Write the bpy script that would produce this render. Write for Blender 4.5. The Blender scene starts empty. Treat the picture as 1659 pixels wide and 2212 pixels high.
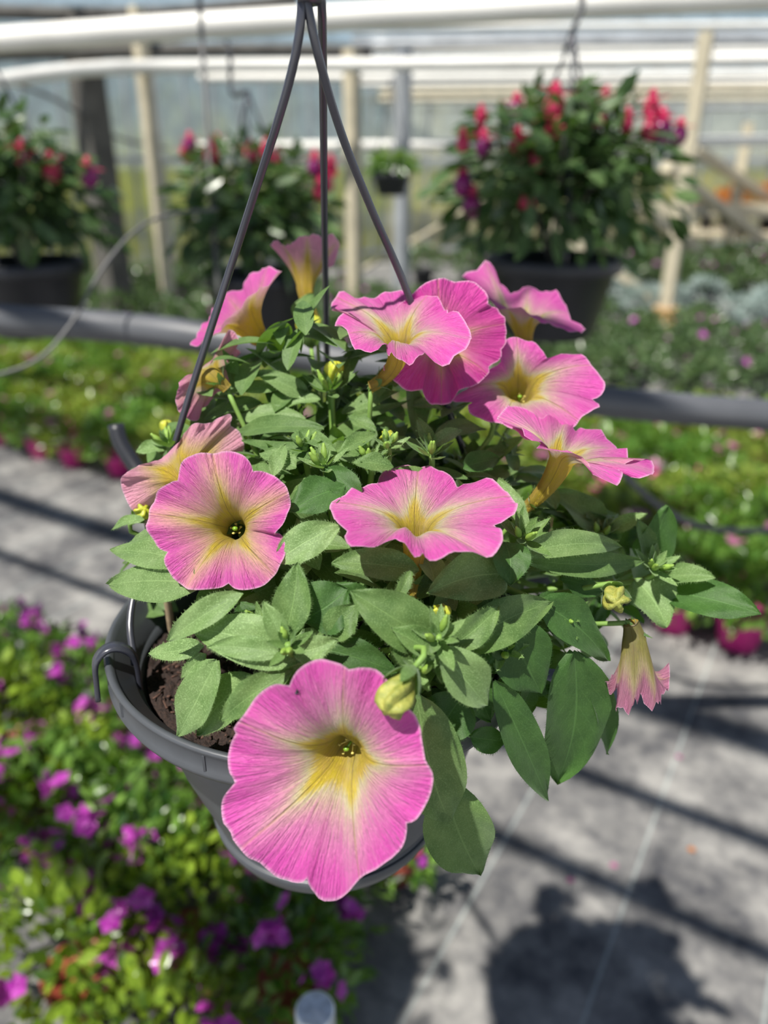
import bpy, bmesh, math, random
from mathutils import Vector, Matrix, noise

R = random.Random(7)
PI = math.pi
scene = bpy.context.scene
COL = scene.collection

# ------------------------------------------------------------------ camera
CH, PITCH, F = 1.2, math.radians(24.5), 1660.0
cam_d = bpy.data.cameras.new('camera')
cam = bpy.data.objects.new('camera', cam_d)
COL.objects.link(cam)
cam.location = (0, 0, CH)
cam.rotation_euler = (PI / 2 - PITCH, 0, 0)
cam_d.sensor_width = 36
cam_d.lens = 36 * F / 2212
cam_d.clip_start = 0.02
cam_d.dof.use_dof = True
cam_d.dof.focus_distance = 0.385
cam_d.dof.aperture_fstop = 4.2
scene.camera = cam

# ------------------------------------------------------------------ light
SUN = Vector((0.35, 0.41, -1.0)).normalized()
sd = bpy.data.lights.new('sun', 'SUN')
sd.energy = 5.9
sd.angle = 0.017
sd.color = (1.0, 0.955, 0.88)
so = bpy.data.objects.new('sun', sd)
COL.objects.link(so)
so.rotation_euler = SUN.to_track_quat('-Z', 'Y').to_euler()
so.location = (-1, -2, 5)
w = bpy.data.worlds.new('world')
scene.world = w
w.use_nodes = True
bgn = w.node_tree.nodes['Background']
wn = w.node_tree
wtc = wn.nodes.new('ShaderNodeTexCoord')
wsx = wn.nodes.new('ShaderNodeSeparateXYZ')
wrp = wn.nodes.new('ShaderNodeValToRGB')
wn.links.new(wtc.outputs['Generated'], wsx.inputs[0])
wn.links.new(wsx.outputs[2], wrp.inputs[0])
_el = wrp.color_ramp.elements
_el.new(.12)
_el.new(.4)
for e_, (p_, c_) in zip(_el, [(0.0, (1.0, 1.0, .97)), (.12, (.60, .70, .86)), (.4, (.15, .20, .31)), (1.0, (.07, .10, .17))]):
    e_.position = p_
    e_.color = (*c_, 1)
wn.links.new(wrp.outputs[0], bgn.inputs['Color'])
bgn.inputs['Strength'].default_value = 0.95
scene.view_settings.view_transform = 'Standard'
scene.view_settings.look = 'None'
scene.view_settings.gamma = 1
scene.view_settings.exposure = 0.30
try:
    scene.view_settings.use_curve_mapping = False
except Exception:
    pass

CX, CY, CZ = Vector((1, 0, 0)), Vector((0, math.sin(PITCH), math.cos(PITCH))), Vector((0, -math.cos(PITCH), math.sin(PITCH)))
CAM = Vector((0, 0, CH))


def ray(px, py):
    return CX * ((px - 829.5) / F) + CY * (-(py - 1106) / F) - CZ


def P(px, py, d):
    return CAM + ray(px, py) * d


def project(p):
    q = Vector(p) - CAM
    d = -q.dot(CZ)
    if d <= 0.01:
        return None
    return 829.5 + F * q.dot(CX) / d, 1106 - F * q.dot(CY) / d, d


def cv(v):
    return (CX * v[0] + CY * v[1] + CZ * v[2]).normalized()


# ------------------------------------------------------------------ nodes
class NT:
    def __init__(s, name):
        s.m = bpy.data.materials.new(name)
        s.m.use_nodes = True
        s.t = s.m.node_tree
        s.t.nodes.clear()
        s.out = s.t.nodes.new('ShaderNodeOutputMaterial')

    def n(s, typ, props=None, **ins):
        nd = s.t.nodes.new('ShaderNode' + typ)
        for k, v in (props or {}).items():
            setattr(nd, k, v)
        for k, v in ins.items():
            key = int(k[1:]) if k[0] == '_' and k[1:].isdigit() else k.replace('_', ' ')
            s.set(nd.inputs[key], v)
        return nd

    def set(s, sock, v):
        if isinstance(v, bpy.types.NodeSocket):
            s.t.links.new(v, sock)
        elif isinstance(v, bpy.types.Node):
            s.t.links.new(v.outputs[0], sock)
        else:
            if isinstance(v, (tuple, list)) and len(v) == 3 and sock.type == 'RGBA':
                v = (*v, 1)
            sock.default_value = v

    def math(s, op, a, b=0.0, c=0.0):
        nd = s.n('Math', {'operation': op})
        s.set(nd.inputs[0], a)
        s.set(nd.inputs[1], b)
        s.set(nd.inputs[2], c)
        return nd.outputs[0]

    def ramp(s, fac, stops):
        nd = s.n('ValToRGB')
        s.set(nd.inputs[0], fac)
        el = nd.color_ramp.elements
        while len(el) < len(stops):
            el.new(0.5)
        for e, (p, c) in zip(el, stops):
            e.position = p
            e.color = (*c, 1) if len(c) == 3 else c
        return nd.outputs[0]

    def mix(s, fac, a, b, mode='MIX'):
        nd = s.n('MixRGB', {'blend_type': mode})
        s.set(nd.inputs[0], fac)
        s.set(nd.inputs[1], a)
        s.set(nd.inputs[2], b)
        return nd.outputs[0]

    def done(s, shader):
        s.t.links.new(shader.outputs[0], s.out.inputs[0])
        return s.m


def noisen(t, vec, scale, detail=3, rough=0.55):
    nd = t.n('TexNoise')
    if vec is not None:
        t.set(nd.inputs['Vector'], vec)
    nd.inputs['Scale'].default_value = scale
    nd.inputs['Detail'].default_value = detail
    nd.inputs['Roughness'].default_value = rough
    return nd.outputs[0]


def plain(name, col, rough=0.5, var=0.15, scale=30, metal=0.0, bump=0.0, spec=0.5, col2=None):
    t = NT(name)
    co = t.n('TexCoord').outputs['Object']
    f = noisen(t, co, scale)
    c2 = col2 or tuple(c * (1 - var) for c in col)
    c1 = col if col2 else tuple(min(1, c * (1 + var)) for c in col)
    c = t.ramp(f, [(0.3, c2), (0.7, c1)])
    b = t.n('BsdfPrincipled', Base_Color=c, Roughness=rough, Metallic=metal)
    b.inputs['Specular IOR Level'].default_value = spec
    if bump:
        bn = t.n('Bump', Strength=bump, Distance=0.002, Height=f)
        t.set(b.inputs['Normal'], bn)
    return t.done(b)


def leaf_mat(name, dark, light, trans, tf=0.35, speck=0.5, sheen=0.35, rough=0.55):
    t = NT(name)
    uv = t.n('UVMap').outputs[0]
    sx = t.n('SeparateXYZ', Vector=uv)
    obj = t.n('TexCoord').outputs['Object']
    rnd = t.n('ObjectInfo').outputs['Random']
    f = noisen(t, obj, 90, 2)
    fine = noisen(t, obj, 1400, 2, 0.7)
    c = t.ramp(f, [(0.3, dark), (0.72, light)])
    sp = t.ramp(fine, [(0.5, (0, 0, 0)), (0.72, (1, 1, 1))])
    c = t.mix(t.math('MULTIPLY', sp, speck), c, tuple(min(1, x * 1.9 + 0.05) for x in light))
    # midrib and side veins from the uv grid (x across -1..1, y along 0..1)
    ax = t.math('ABSOLUTE', sx.outputs[0])
    mid = t.math('SUBTRACT', 1.0, t.math('MULTIPLY', ax, 22.0))
    mid = t.math('MAXIMUM', mid, 0.0)
    sv = t.math('SUBTRACT', t.math('MULTIPLY', sx.outputs[1], 7.0), t.math('MULTIPLY', ax, 2.6))
    sv = t.math('ABSOLUTE', t.math('SUBTRACT', t.math('FRACT', sv), 0.5))
    sv = t.math('MAXIMUM', t.math('SUBTRACT', 1.0, t.math('MULTIPLY', sv, 16.0)), 0.0)
    vein = t.math('MAXIMUM', mid, t.math('MULTIPLY', sv, 0.35))
    c = t.mix(t.math('MULTIPLY', vein, 0.55), c, tuple(min(1, x * 1.7 + 0.02) for x in light))
    c = t.mix(t.math('MULTIPLY', rnd, 0.35), c, tuple(x * 0.7 for x in dark))
    bump = t.n('Bump', Strength=0.35, Distance=0.0006,
               Height=t.math('SUBTRACT', t.math('ADD', f, t.math('MULTIPLY', fine, 0.5)), t.math('MULTIPLY', vein, 0.5)))
    b = t.n('BsdfPrincipled', Base_Color=c, Roughness=rough, Normal=bump)
    b.inputs['Specular IOR Level'].default_value = 0.35
    b.inputs['Sheen Weight'].default_value = sheen
    b.inputs['Sheen Roughness'].default_value = 0.45
    b.inputs['Sheen Tint'].default_value = (0.85, 1, 0.85, 1)
    tr = t.n('BsdfTranslucent', Color=trans, Normal=bump)
    return t.done(t.n('MixShader', _0=tf, _1=b, _2=tr))


def petal_mat(name, edge, mid, cream, yellow, deep, back, star=-0.62, bshift=0.0, fshift=0.0):
    t = NT(name)
    uv = t.n('UVMap').outputs[0]
    sx = t.n('SeparateXYZ', Vector=uv)
    u, v = sx.outputs[0], sx.outputs[1]
    obj = t.n('TexCoord').outputs['Object']
    mp = t.n('Mapping', Vector=uv)
    mp.inputs['Scale'].default_value = (9, 1.6, 1)
    streak = noisen(t, mp.outputs[0], 3.0, 4, 0.65)
    mp2 = t.n('Mapping', Vector=uv)
    mp2.inputs['Scale'].default_value = (30, 5, 1)
    fs = noisen(t, mp2.outputs[0], 2.0, 3, 0.6)
    blotch = noisen(t, obj, 120, 2)
    fu = t.math('ABSOLUTE', t.math('SUBTRACT', t.math('FRACT', u), 0.5))
    # colour runs further out along each main vein
    along = t.math('MULTIPLY', t.math('MAXIMUM', t.math('SUBTRACT', 0.24, fu), 0.0), star)
    q = t.math('ADD', t.math('ADD', v, along), t.math('MULTIPLY', t.math('SUBTRACT', streak, 0.5), 0.26))
    c = t.ramp(t.math('SUBTRACT', q, fshift), [(0.0, deep), (0.34, yellow), (0.43, yellow), (0.52, cream), (0.60, tuple(.5 * a + .5 * b for a, b in zip(cream, mid))), (0.72, mid), (0.88, edge), (1.0, edge)])
    cb = t.ramp(t.math('SUBTRACT', q, bshift), [(0.0, yellow), (0.45, yellow), (0.58, cream), (0.76, back), (1.0, tuple(0.6 * a + 0.4 * b for a, b in zip(back, edge)))])
    bf = t.n('NewGeometry').outputs['Backfacing']
    c = t.mix(bf, c, cb)
    c = t.mix(t.math('MULTIPLY', t.math('SUBTRACT', fs, 0.45), 0.8), c, tuple(min(1, x * 1.12 + 0.1) for x in mid))
    c = t.mix(t.math('MULTIPLY', t.math('SUBTRACT', blotch, 0.4), 0.35), c, edge)
    # thin main vein, and many finer ones inside the throat
    vw = t.math('MULTIPLY', fu, t.math('ADD', 30.0, t.math('MULTIPLY', v, 42.0)))
    mv = t.math('MAXIMUM', t.math('SUBTRACT', 1.0, vw), 0.0)
    mv = t.math('MULTIPLY', mv, t.math('SUBTRACT', 1.25, v))
    c = t.mix(t.math('MINIMUM', t.math('MULTIPLY', mv, 1.2), 0.75), c, (0.42, 0.27, 0.05))
    fv = t.math('ABSOLUTE', t.math('SUBTRACT', t.math('FRACT', t.math('ADD', t.math('MULTIPLY', u, 9.0), t.math('MULTIPLY', streak, 0.8))), 0.5))
    fv = t.math('MAXIMUM', t.math('SUBTRACT', 1.0, t.math('MULTIPLY', fv, 9.0)), 0.0)
    fade = t.ramp(v, [(0.3, (1, 1, 1)), (0.62, (0.45, 0.45, 0.45)), (0.8, (0, 0, 0))])
    c = t.mix(t.math('MULTIPLY', t.math('MULTIPLY', fv, fade), 0.42), c, (0.40, 0.28, 0.02))
    # pale rim line
    rim = t.ramp(v, [(0.986, (0, 0, 0)), (1.0, (1, 1, 1))])
    c = t.mix(t.math('MULTIPLY', rim, 0.6), c, (0.95, 0.66, 0.82))
    h = t.math('ADD', t.math('ADD', t.math('MULTIPLY', streak, 1.2), t.math('MULTIPLY', fs, 0.5)), t.math('MULTIPLY', mv, -0.6))
    bump = t.n('Bump', Strength=0.9, Distance=0.0030, Height=h)
    b = t.n('BsdfPrincipled', Base_Color=c, Roughness=0.55, Normal=bump)
    b.inputs['Specular IOR Level'].default_value = 0.25
    b.inputs['Sheen Weight'].default_value = 0.15
    tr = t.n('BsdfTranslucent', Color=c, Normal=bump)
    return t.done(t.n('MixShader', _0=0.38, _1=b, _2=tr))


M = {}
M['petal'] = petal_mat('pink_petal', (0.74, 0.095, 0.46), (0.76, 0.24, 0.48), (0.80, 0.72, 0.42), (0.86, 0.68, 0.03), (0.56, 0.46, 0.015), (0.82, 0.40, 0.46), fshift=.045)
M['petal_deep'] = petal_mat('deep_pink_petal', (0.66, 0.05, 0.36), (0.70, 0.12, 0.36), (0.82, 0.56, 0.34), (0.78, 0.56, 0.04), (0.45, 0.36, 0.01), (0.80, 0.20, 0.48))
M['petal_pale'] = petal_mat('star_throated_petal', (0.72, 0.11, 0.46), (0.80, 0.32, 0.42), (0.82, 0.60, 0.26), (0.78, 0.60, 0.025), (0.62, 0.48, 0.012), (0.92, 0.46, 0.52), star=-0.95, fshift=.05)
M['petal_yb'] = petal_mat('yellow_backed_petal', (0.74, 0.095, 0.46), (0.78, 0.22, 0.44), (0.84, 0.62, 0.26), (0.90, 0.68, 0.02), (0.62, 0.48, 0.012), (0.94, 0.48, 0.56), bshift=.10)
M['petal_wilt'] = petal_mat('wilted_petal', (0.40, 0.07, 0.22), (0.5, 0.2, 0.3), (0.6, 0.5, 0.25), (0.42, 0.40, 0.08), (0.3, 0.3, 0.02), (0.50, 0.20, 0.30))
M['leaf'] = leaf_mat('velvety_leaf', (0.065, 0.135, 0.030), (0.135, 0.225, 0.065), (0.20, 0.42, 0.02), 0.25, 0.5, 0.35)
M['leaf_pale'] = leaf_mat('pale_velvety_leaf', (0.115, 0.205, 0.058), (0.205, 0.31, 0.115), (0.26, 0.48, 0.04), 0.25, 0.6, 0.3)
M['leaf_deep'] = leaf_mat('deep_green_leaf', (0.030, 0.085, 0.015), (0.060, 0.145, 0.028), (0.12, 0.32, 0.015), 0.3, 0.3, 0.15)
M['stem'] = plain('hairy_stem', (0.17, 0.30, 0.06), 0.6, 0.2, 60)
M['bud'] = plain('yellow_green_bud', (0.50, 0.50, 0.04), 0.5, 0.25, 300, col2=(0.30, 0.36, 0.03), bump=0.3)
M['young'] = plain('young_green_bud', (0.20, 0.33, 0.05), 0.6, 0.2, 200)
M['bud_old'] = plain('drying_bud', (0.17, 0.21, 0.035), 0.6, 0.2, 260, col2=(0.36, 0.35, 0.07), bump=0.6)
M['stigma'] = plain('green_stigma', (0.16, 0.30, 0.02), 0.35, 0.1)
M['anther'] = plain('cream_anther', (0.55, 0.46, 0.12), 0.6, 0.2, 400)
M['pot'] = plain('grey_pot_plastic', (0.060, 0.066, 0.075), 0.40, 0.12, 40, spec=0.5, bump=0.08)
M['hanger'] = plain('hanger_plastic', (0.036, 0.038, 0.052), 0.27, 0.08, 80, spec=0.8)
M['black'] = plain('black_pot_plastic', (0.018, 0.020, 0.026), 0.42, 0.2, 20)
M['soil'] = plain('dark_potting_soil', (0.040, 0.021, 0.015), 0.9, 0.3, 500, col2=(0.008, 0.004, 0.003), bump=1.0)
M['bark'] = plain('bark_chip', (0.11, 0.055, 0.038), 0.85, 0.4, 200, col2=(0.03, 0.013, 0.008), bump=0.6)
M['cane'] = plain('dry_cane', (0.36, 0.27, 0.17), 0.7, 0.25, 120)


# ------------------------------------------------------------------ mesh helpers
# parts of the plant keep world coordinates in their meshes: undo the Empty's offset once
def obj(name, bm, mat, parent=None, smooth=True):
    me = bpy.data.meshes.new(name)
    bm.to_mesh(me)
    bm.free()
    for m_ in (mat if isinstance(mat, (list, tuple)) else [mat]):
        me.materials.append(m_)
    if smooth:
        for p in me.polygons:
            p.use_smooth = True
    o = bpy.data.objects.new(name, me)
    COL.objects.link(o)
    if parent is not None:
        o.parent = parent
        if parent.type == 'EMPTY':
            o.location = -Vector(parent.location)
    return o


def empty(name, loc):
    o = bpy.data.objects.new(name, None)
    COL.objects.link(o)
    o.location = loc
    o.empty_display_size = 0.02
    return o


def tag(o, label=None, cat=None, group=None, kind=None):
    if label: o['label'] = label
    if cat: o['category'] = cat
    if group: o['group'] = group
    if kind: o['kind'] = kind
    return o


def catmull(pts, n):
    pts = [Vector(p) for p in pts]
    if len(pts) == 2:
        return [pts[0].lerp(pts[1], i / (n - 1)) for i in range(n)]
    Q = [pts[0] * 2 - pts[1]] + pts + [pts[-1] * 2 - pts[-2]]
    fine = []
    for i in range(1, len(Q) - 2):
        p0, p1, p2, p3 = Q[i - 1:i + 3]
        for k in range(12):
            t = k / 12
            fine.append(0.5 * ((2 * p1) + (p2 - p0) * t + (2 * p0 - 5 * p1 + 4 * p2 - p3) * t * t + (3 * p1 - p0 - 3 * p2 + p3) * t ** 3))
    fine.append(pts[-1].copy())
    L = [0]
    for a, b in zip(fine, fine[1:]):
        L.append(L[-1] + (b - a).length)
    out, j = [], 0
    for i in range(n):
        s = L[-1] * i / (n - 1)
        while j < len(L) - 2 and L[j + 1] < s:
            j += 1
        d = L[j + 1] - L[j]
        out.append(fine[j].lerp(fine[j + 1], (s - L[j]) / d if d > 1e-12 else 0))
    return out


def frames(path):
    T = []
    for i in range(len(path)):
        a = path[max(i - 1, 0)]
        b = path[min(i + 1, len(path) - 1)]
        T.append((b - a).normalized())
    up = Vector((0, 0, 1)) if abs(T[0].z) < 0.9 else Vector((1, 0, 0))
    n = (up - T[0] * up.dot(T[0])).normalized()
    out = []
    for t in T:
        n = (n - t * n.dot(t)).normalized()
        out.append((t, n, t.cross(n)))
    return out


def add_tube(bm, path, r, seg=10, caps=True):
    path = [Vector(p) for p in path]
    fr = frames(path)
    rings = []
    for i, (p, (t, n, b)) in enumerate(zip(path, fr)):
        rr = r(i / (len(path) - 1)) if callable(r) else r
        rings.append([bm.verts.new(p + (n * math.cos(2 * PI * k / seg) + b * math.sin(2 * PI * k / seg)) * rr) for k in range(seg)])
    for a, b in zip(rings, rings[1:]):
        for k in range(seg):
            bm.faces.new((a[k], a[(k + 1) % seg], b[(k + 1) % seg], b[k]))
    if caps:
        bm.faces.new(rings[0][::-1])
        bm.faces.new(rings[-1])
    return rings


def tube_obj(name, path, r, mat, parent=None, seg=10, n=None):
    bm = bmesh.new()
    add_tube(bm, catmull(path, n or max(2, len(path) * 5)) if len(path) > 2 else path, r, seg)
    return obj(name, bm, mat, parent)


def add_lathe(bm, c, prof, seg=72, closed=True):
    c = Vector(c)
    rings = [[bm.verts.new(c + Vector((r * math.cos(2 * PI * k / seg), r * math.sin(2 * PI * k / seg), z))) for k in range(seg)] for r, z in prof]
    for a, b in zip(rings, rings[1:]):
        for k in range(seg):
            bm.faces.new((a[k], a[(k + 1) % seg], b[(k + 1) % seg], b[k]))
    if closed:
        bm.faces.new(rings[0][::-1])
        bm.faces.new(rings[-1])
    return rings


def add_box_between(bm, a, b, w_, h_, up=Vector((0, 0, 1))):
    a, b = Vector(a), Vector(b)
    t = (b - a).normalized()
    if abs(t.dot(up)) > 0.95:
        up = Vector((0, 1, 0))
    s = t.cross(up).normalized()
    u2 = s.cross(t)
    vs = []
    for p in (a, b):
        for x, y in ((-1, -1), (1, -1), (1, 1), (-1, 1)):
            vs.append(bm.verts.new(p + s * (x * w_ / 2) + u2 * (y * h_ / 2)))
    for f in ((3, 2, 1, 0), (4, 5, 6, 7), (0, 1, 5, 4), (1, 2, 6, 5), (2, 3, 7, 6), (3, 0, 4, 7)):
        bm.faces.new([vs[i] for i in f])


def beam(name, a, b, w_, h_, mat, parent=None):
    bm = bmesh.new()
    add_box_between(bm, a, b, w_, h_)
    return obj(name, bm, mat, parent, smooth=False)


def add_sphere(bm, c, r, sc=(1, 1, 1), seg=12, rings=8, M3=None):
    res = bmesh.ops.create_uvsphere(bm, u_segments=seg, v_segments=rings, radius=r)
    for v in res['verts']:
        q = Vector((v.co.x * sc[0], v.co.y * sc[1], v.co.z * sc[2]))
        if M3: q = M3 @ q
        v.co = q + Vector(c)


# ------------------------------------------------------------------ plant geometry
POTC = P(696, 1336, 0.472)          # centre of the pot rim
RIM = 0.1275
DOME_C = POTC + Vector((0.013, 0.013, -0.014))
DOME_R = Vector((0.160, 0.128, 0.135))


def dome(px, py, k=1.0):
    """depth of the foliage surface seen at a point of the photo"""
    d = ray(px, py)
    rr = DOME_R * k
    o = CAM - DOME_C
    a = sum((d[i] / rr[i]) ** 2 for i in range(3))
    b = 2 * sum(d[i] * o[i] / rr[i] ** 2 for i in range(3))
    c = sum((o[i] / rr[i]) ** 2 for i in range(3)) - 1
    D = b * b - 4 * a * c
    if D < 0:
        return -b / (2 * a)
    return (-b - math.sqrt(D)) / (2 * a)


def add_leaf(bm, base, tip, wid, nrm, bend=0.15, fold=0.25, twist=0.0, hair=0, nl=12, nw=6, shape=0.8, side=0.0, wave=0.0, seed=0):
    uvl = bm.loops.layers.uv.verify()
    base, tip = Vector(base), Vector(tip)
    ax = tip - base
    L = ax.length
    t = ax.normalized()
    nrm = (nrm - t * nrm.dot(t)).normalized()
    s = t.cross(nrm).normalized()
    rg = random.Random(seed)
    rows, uvs, edge = [], [], []
    for i in range(nl + 1):
        u = i / nl
        wv = math.sin(PI * min(1, u ** shape)) ** 0.78 * (1 - 0.12 * u) if 0 < u < 1 else 0
        wv = max(wv, 0.07 if u < 0.5 else 0.0)
        cen = base + ax * u + nrm * (bend * L * math.sin(PI * u)) + s * (side * L * math.sin(PI * u))
        tw = twist * u
        s2 = s * math.cos(tw) + nrm * math.sin(tw)
        n2 = nrm * math.cos(tw) - s * math.sin(tw)
        row = []
        for j in range(nw + 1):
            x = -1 + 2 * j / nw
            q = cen + s2 * (x * wid / 2 * wv) + n2 * (fold * wid / 2 * wv * (abs(x) ** 1.3) + wave * wid * math.sin(u * 9 + j * 1.3 + seed) * abs(x) * 0.12)
            row.append(bm.verts.new(q))
        rows.append(row)
        edge.append((row[0].co.copy(), -s2, row[-1].co.copy(), s2, n2))
    for i in range(nl):
        for j in range(nw):
            f = bm.faces.new((rows[i][j], rows[i][j + 1], rows[i + 1][j + 1], rows[i + 1][j]))
            for lp, (a, b) in zip(f.loops, ((j, i), (j + 1, i), (j + 1, i + 1), (j, i + 1))):
                lp[uvl].uv = (-1 + 2 * a / nw, b / nl)
    for _ in range(hair):
        i = rg.randrange(1, nl)
        f = rg.random()
        e0, e1 = edge[i], edge[min(i + 1, nl)]
        if rg.random() < 0.5:
            p, dr = e0[0].lerp(e1[0], f), e0[1]
        else:
            p, dr = e0[2].lerp(e1[2], f), e0[3]
        ln = rg.uniform(0.0006, 0.0017)
        dr = (dr + t * rg.uniform(-0.2, 0.7) + e0[4] * rg.uniform(-0.5, 0.5)).normalized()
        wv2 = t * 0.00007
        vs = [bm.verts.new(p - wv2), bm.verts.new(p + wv2), bm.verts.new(p + dr * ln)]
        fc = bm.faces.new(vs)
        for lp in fc.loops:
            lp[uvl].uv = (0.9, 0.5)


def lobes_px(lobes, ox, oy, s):
    return [[(ox + p[0] * s, oy + p[1] * s, *(p[2:])) for p in lb] for lb in lobes]


plant = empty('petunia_plant', POTC + Vector((0, 0, -0.03)))
tag(plant, 'pink and yellow petunia in full bloom growing in the grey hanging basket', 'plant')
NFL = 0


def flower(lobes, L, dL, n, h, rt, base, mat='petal', nt=20, label=None, ripple=0.0012, cup=0.0, seed=0, calyx=True, centre=True, tube_bow=0.0, vfold=0.0022, r0=0.0032, name='flower', hairs=0):
    """lobes: five outlines in photo pixels; L,dL centre of the limb; n facing in camera axes"""
    n = cv(n)
    Lc = P(L[0], L[1], dL)
    rg = random.Random(seed)
    cols = []
    ncol = len(lobes) * nt
    for k, lb in enumerate(lobes):
        pts = []
        for p in lb:
            rd = ray(p[0], p[1])
            den = rd.dot(n)
            if abs(den) > 0.12:
                tt = (Lc - CAM).dot(n) / den
                tt = min(max(tt, dL - 0.05), dL + 0.05)
            else:
                tt = dL
            if len(p) > 2:
                tt = dL + p[2]
            pts.append(CAM + rd * tt)
        q = catmull(pts, nt + 1)
        cols += [(x, k + i / nt) for i, x in enumerate(q[:-1])]
    Tc = Lc - n * h
    e1 = (CX - n * CX.dot(n)).normalized()
    if e1.length < 0.5: e1 = CY.copy()
    e2 = n.cross(e1)
    # match the throat ring to the outline
    ang = []
    for x, u in cols:
        r_ = x - Lc
        ang.append(math.atan2(r_.dot(e2), r_.dot(e1)))
    area = 0
    for i in range(len(cols)):
        a, b = cols[i][0] - Lc, cols[(i + 1) % len(cols)][0] - Lc
        area += a.dot(e1) * b.dot(e2) - a.dot(e2) * b.dot(e1)
    sg = 1 if area > 0 else -1
    sx = sum(math.cos(a - sg * 2 * PI * i / ncol) for i, a in enumerate(ang))
    sy = sum(math.sin(a - sg * 2 * PI * i / ncol) for i, a in enumerate(ang))
    ph = math.atan2(sy, sx)
    B = P(*base)
    # tube centre line from the base to the throat
    NB = 12
    c1 = Tc - n * ((Tc - B).length * 0.5)
    tubep = []
    for i in range(NB + 1):
        t_ = i / NB
        tubep.append(B * (1 - t_) ** 2 + c1 * 2 * t_ * (1 - t_) + Tc * t_ ** 2)
    fr = []
    for i in range(NB + 1):
        t_ = i / NB
        d = ((c1 - B) * (1 - t_) + (Tc - c1) * t_).normalized()
        a1 = (e1 - d * e1.dot(d)).normalized()
        fr.append((a1, d.cross(a1)))
    bm = bmesh.new()
    uvl = bm.loops.layers.uv.verify()
    rows, vv = [], []
    TS = 0.38
    for i in range(NB):
        t_ = i / NB
        rr = r0 + (rt - r0) * t_ ** 1.2
        a1, a2 = fr[i]
        rows.append([bm.verts.new(tubep[i] + (a1 * math.cos(ph + sg * 2 * PI * k / ncol) + a2 * math.sin(ph + sg * 2 * PI * k / ncol)) * rr * (1 + 0.06 * math.cos(10 * PI * k / ncol * 1.0))) for k in range(ncol)])
        vv.append(TS * t_)
    NLM = 26
    for i in range(NLM + 1):
        s = i / NLM
        row = []
        for k, (E, u) in enumerate(cols):
            a = ph + sg * 2 * PI * k / ncol
            rad = e1 * math.cos(a) + e2 * math.sin(a)
            P0 = Tc + rad * rt
            out = (E - P0)
            P1 = P0 + n * (h * 0.85) + rad * (0.12 * out.length)
            q = P0 * (1 - s) ** 2 + P1 * 2 * s * (1 - s) + E * s * s
            fu = u - math.floor(u)
            disp = 0.0
            disp += vfold * math.sin(PI * s) * (abs(math.sin(PI * fu)) - 0.55)
            disp += ripple * s ** 2 * math.sin(u * 2 * PI * 2.0 + seed * 1.7) + 0.5 * ripple * s ** 3 * math.sin(u * 2 * PI * 4.6 + seed)
            disp += 0.0011 * s * noise.noise(Vector((u * 4.2, s * 1.6, seed * 3.1))) + 0.0009 * s * noise.noise(Vector((u * 13, s * 3.0, seed)))
            disp += cup * (s ** 2)
            q = q + n * disp
            row.append(bm.verts.new(q))
        rows.append(row)
        vv.append(TS + (1 - TS) * s)
    for i in range(len(rows) - 1):
        for k in range(ncol):
            k2 = (k + 1) % ncol
            vs = [rows[i][k], rows[i + 1][k], rows[i + 1][k2], rows[i][k2]]
            us = [(k / nt, vv[i]), (k / nt, vv[i + 1]), ((k + 1) / nt, vv[i + 1]), ((k + 1) / nt, vv[i])]
            if sg < 0:
                vs, us = vs[::-1], us[::-1]
            f = bm.faces.new(vs)
            for lp, uv in zip(f.loops, us):
                lp[uvl].uv = uv
    fcap = bm.faces.new(rows[0] if sg < 0 else rows[0][::-1])
    for lp in fcap.loops: lp[uvl].uv = (0.5, 0.0)
    for _ in range(hairs):
        i = rg.randrange(0, NB)
        k = rg.randrange(ncol)
        p = rows[i][k].co
        dr = (p - tubep[min(i, NB)]).normalized()
        dr = (dr + n * rg.uniform(-0.3, 0.3)).normalized()
        sd_ = dr.cross(n).normalized() * 0.00006
        f = bm.faces.new([bm.verts.new(p - sd_), bm.verts.new(p + sd_), bm.verts.new(p + dr * rg.uniform(0.0008, 0.0019))])
        for lp in f.loops: lp[uvl].uv = (0.1, 0.4)
    # front side must look towards n
    o = obj(name, bm, M[mat], plant)
    if label:
        o['label'] = label
    if centre:
        bs = bmesh.new()
        top = Tc - n * 0.004
        add_tube(bs, [tubep[NB // 2], top], 0.0006, 6)
        add_sphere(bs, top, 0.0015, (1, 1, 0.8))
        sub(obj('pistil', bs, M['stigma']), o)
        for k in range(5):
            a = k * 2 * PI / 5 + 0.4
            bs = bmesh.new()
            q = Tc - n * 0.006 + (e1 * math.cos(a) + e2 * math.sin(a)) * rt * 0.42
            add_tube(bs, [tubep[NB // 2], q], 0.0003, 5)
            add_sphere(bs, q, 0.0008, (1, 1, 0.7), 8, 6)
            sub(obj('stamen', bs, M['anther']), o)
    if calyx:
        d0 = (tubep[1] - tubep[0]).normalized()
        a1, a2 = fr[0]
        for k in range(5):
            a = k * 2 * PI / 5 + seed
            r_ = a1 * math.cos(a) + a2 * math.sin(a)
            bs = bmesh.new()
            b0 = tubep[0] + r_ * r0 * 0.7 - d0 * 0.002
            add_leaf(bs, b0, b0 + d0 * 0.013 + r_ * 0.006, 0.0045, (d0 * 0.3 + r_).normalized() * -1, 0.15, 0.2, hair=30, nl=6, nw=4, seed=seed + k)
            sub(obj('sepal', bs, M['leaf']), o)
    # flower stalk back into the plant
    inner = DOME_C + (tubep[0] - DOME_C) * 0.55 + Vector((0, 0, -0.02))
    bs = bmesh.new()
    add_tube(bs, catmull([tubep[0], tubep[0].lerp(inner, 0.5) - n * 0.006, inner], 10), 0.0014, 8)
    sub(obj('flower_stalk', bs, M['stem']), o)
    return o


def sub(child, parent):
    child.parent = parent
    child.matrix_parent_inverse = Matrix.Identity(4)
    return child


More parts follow.
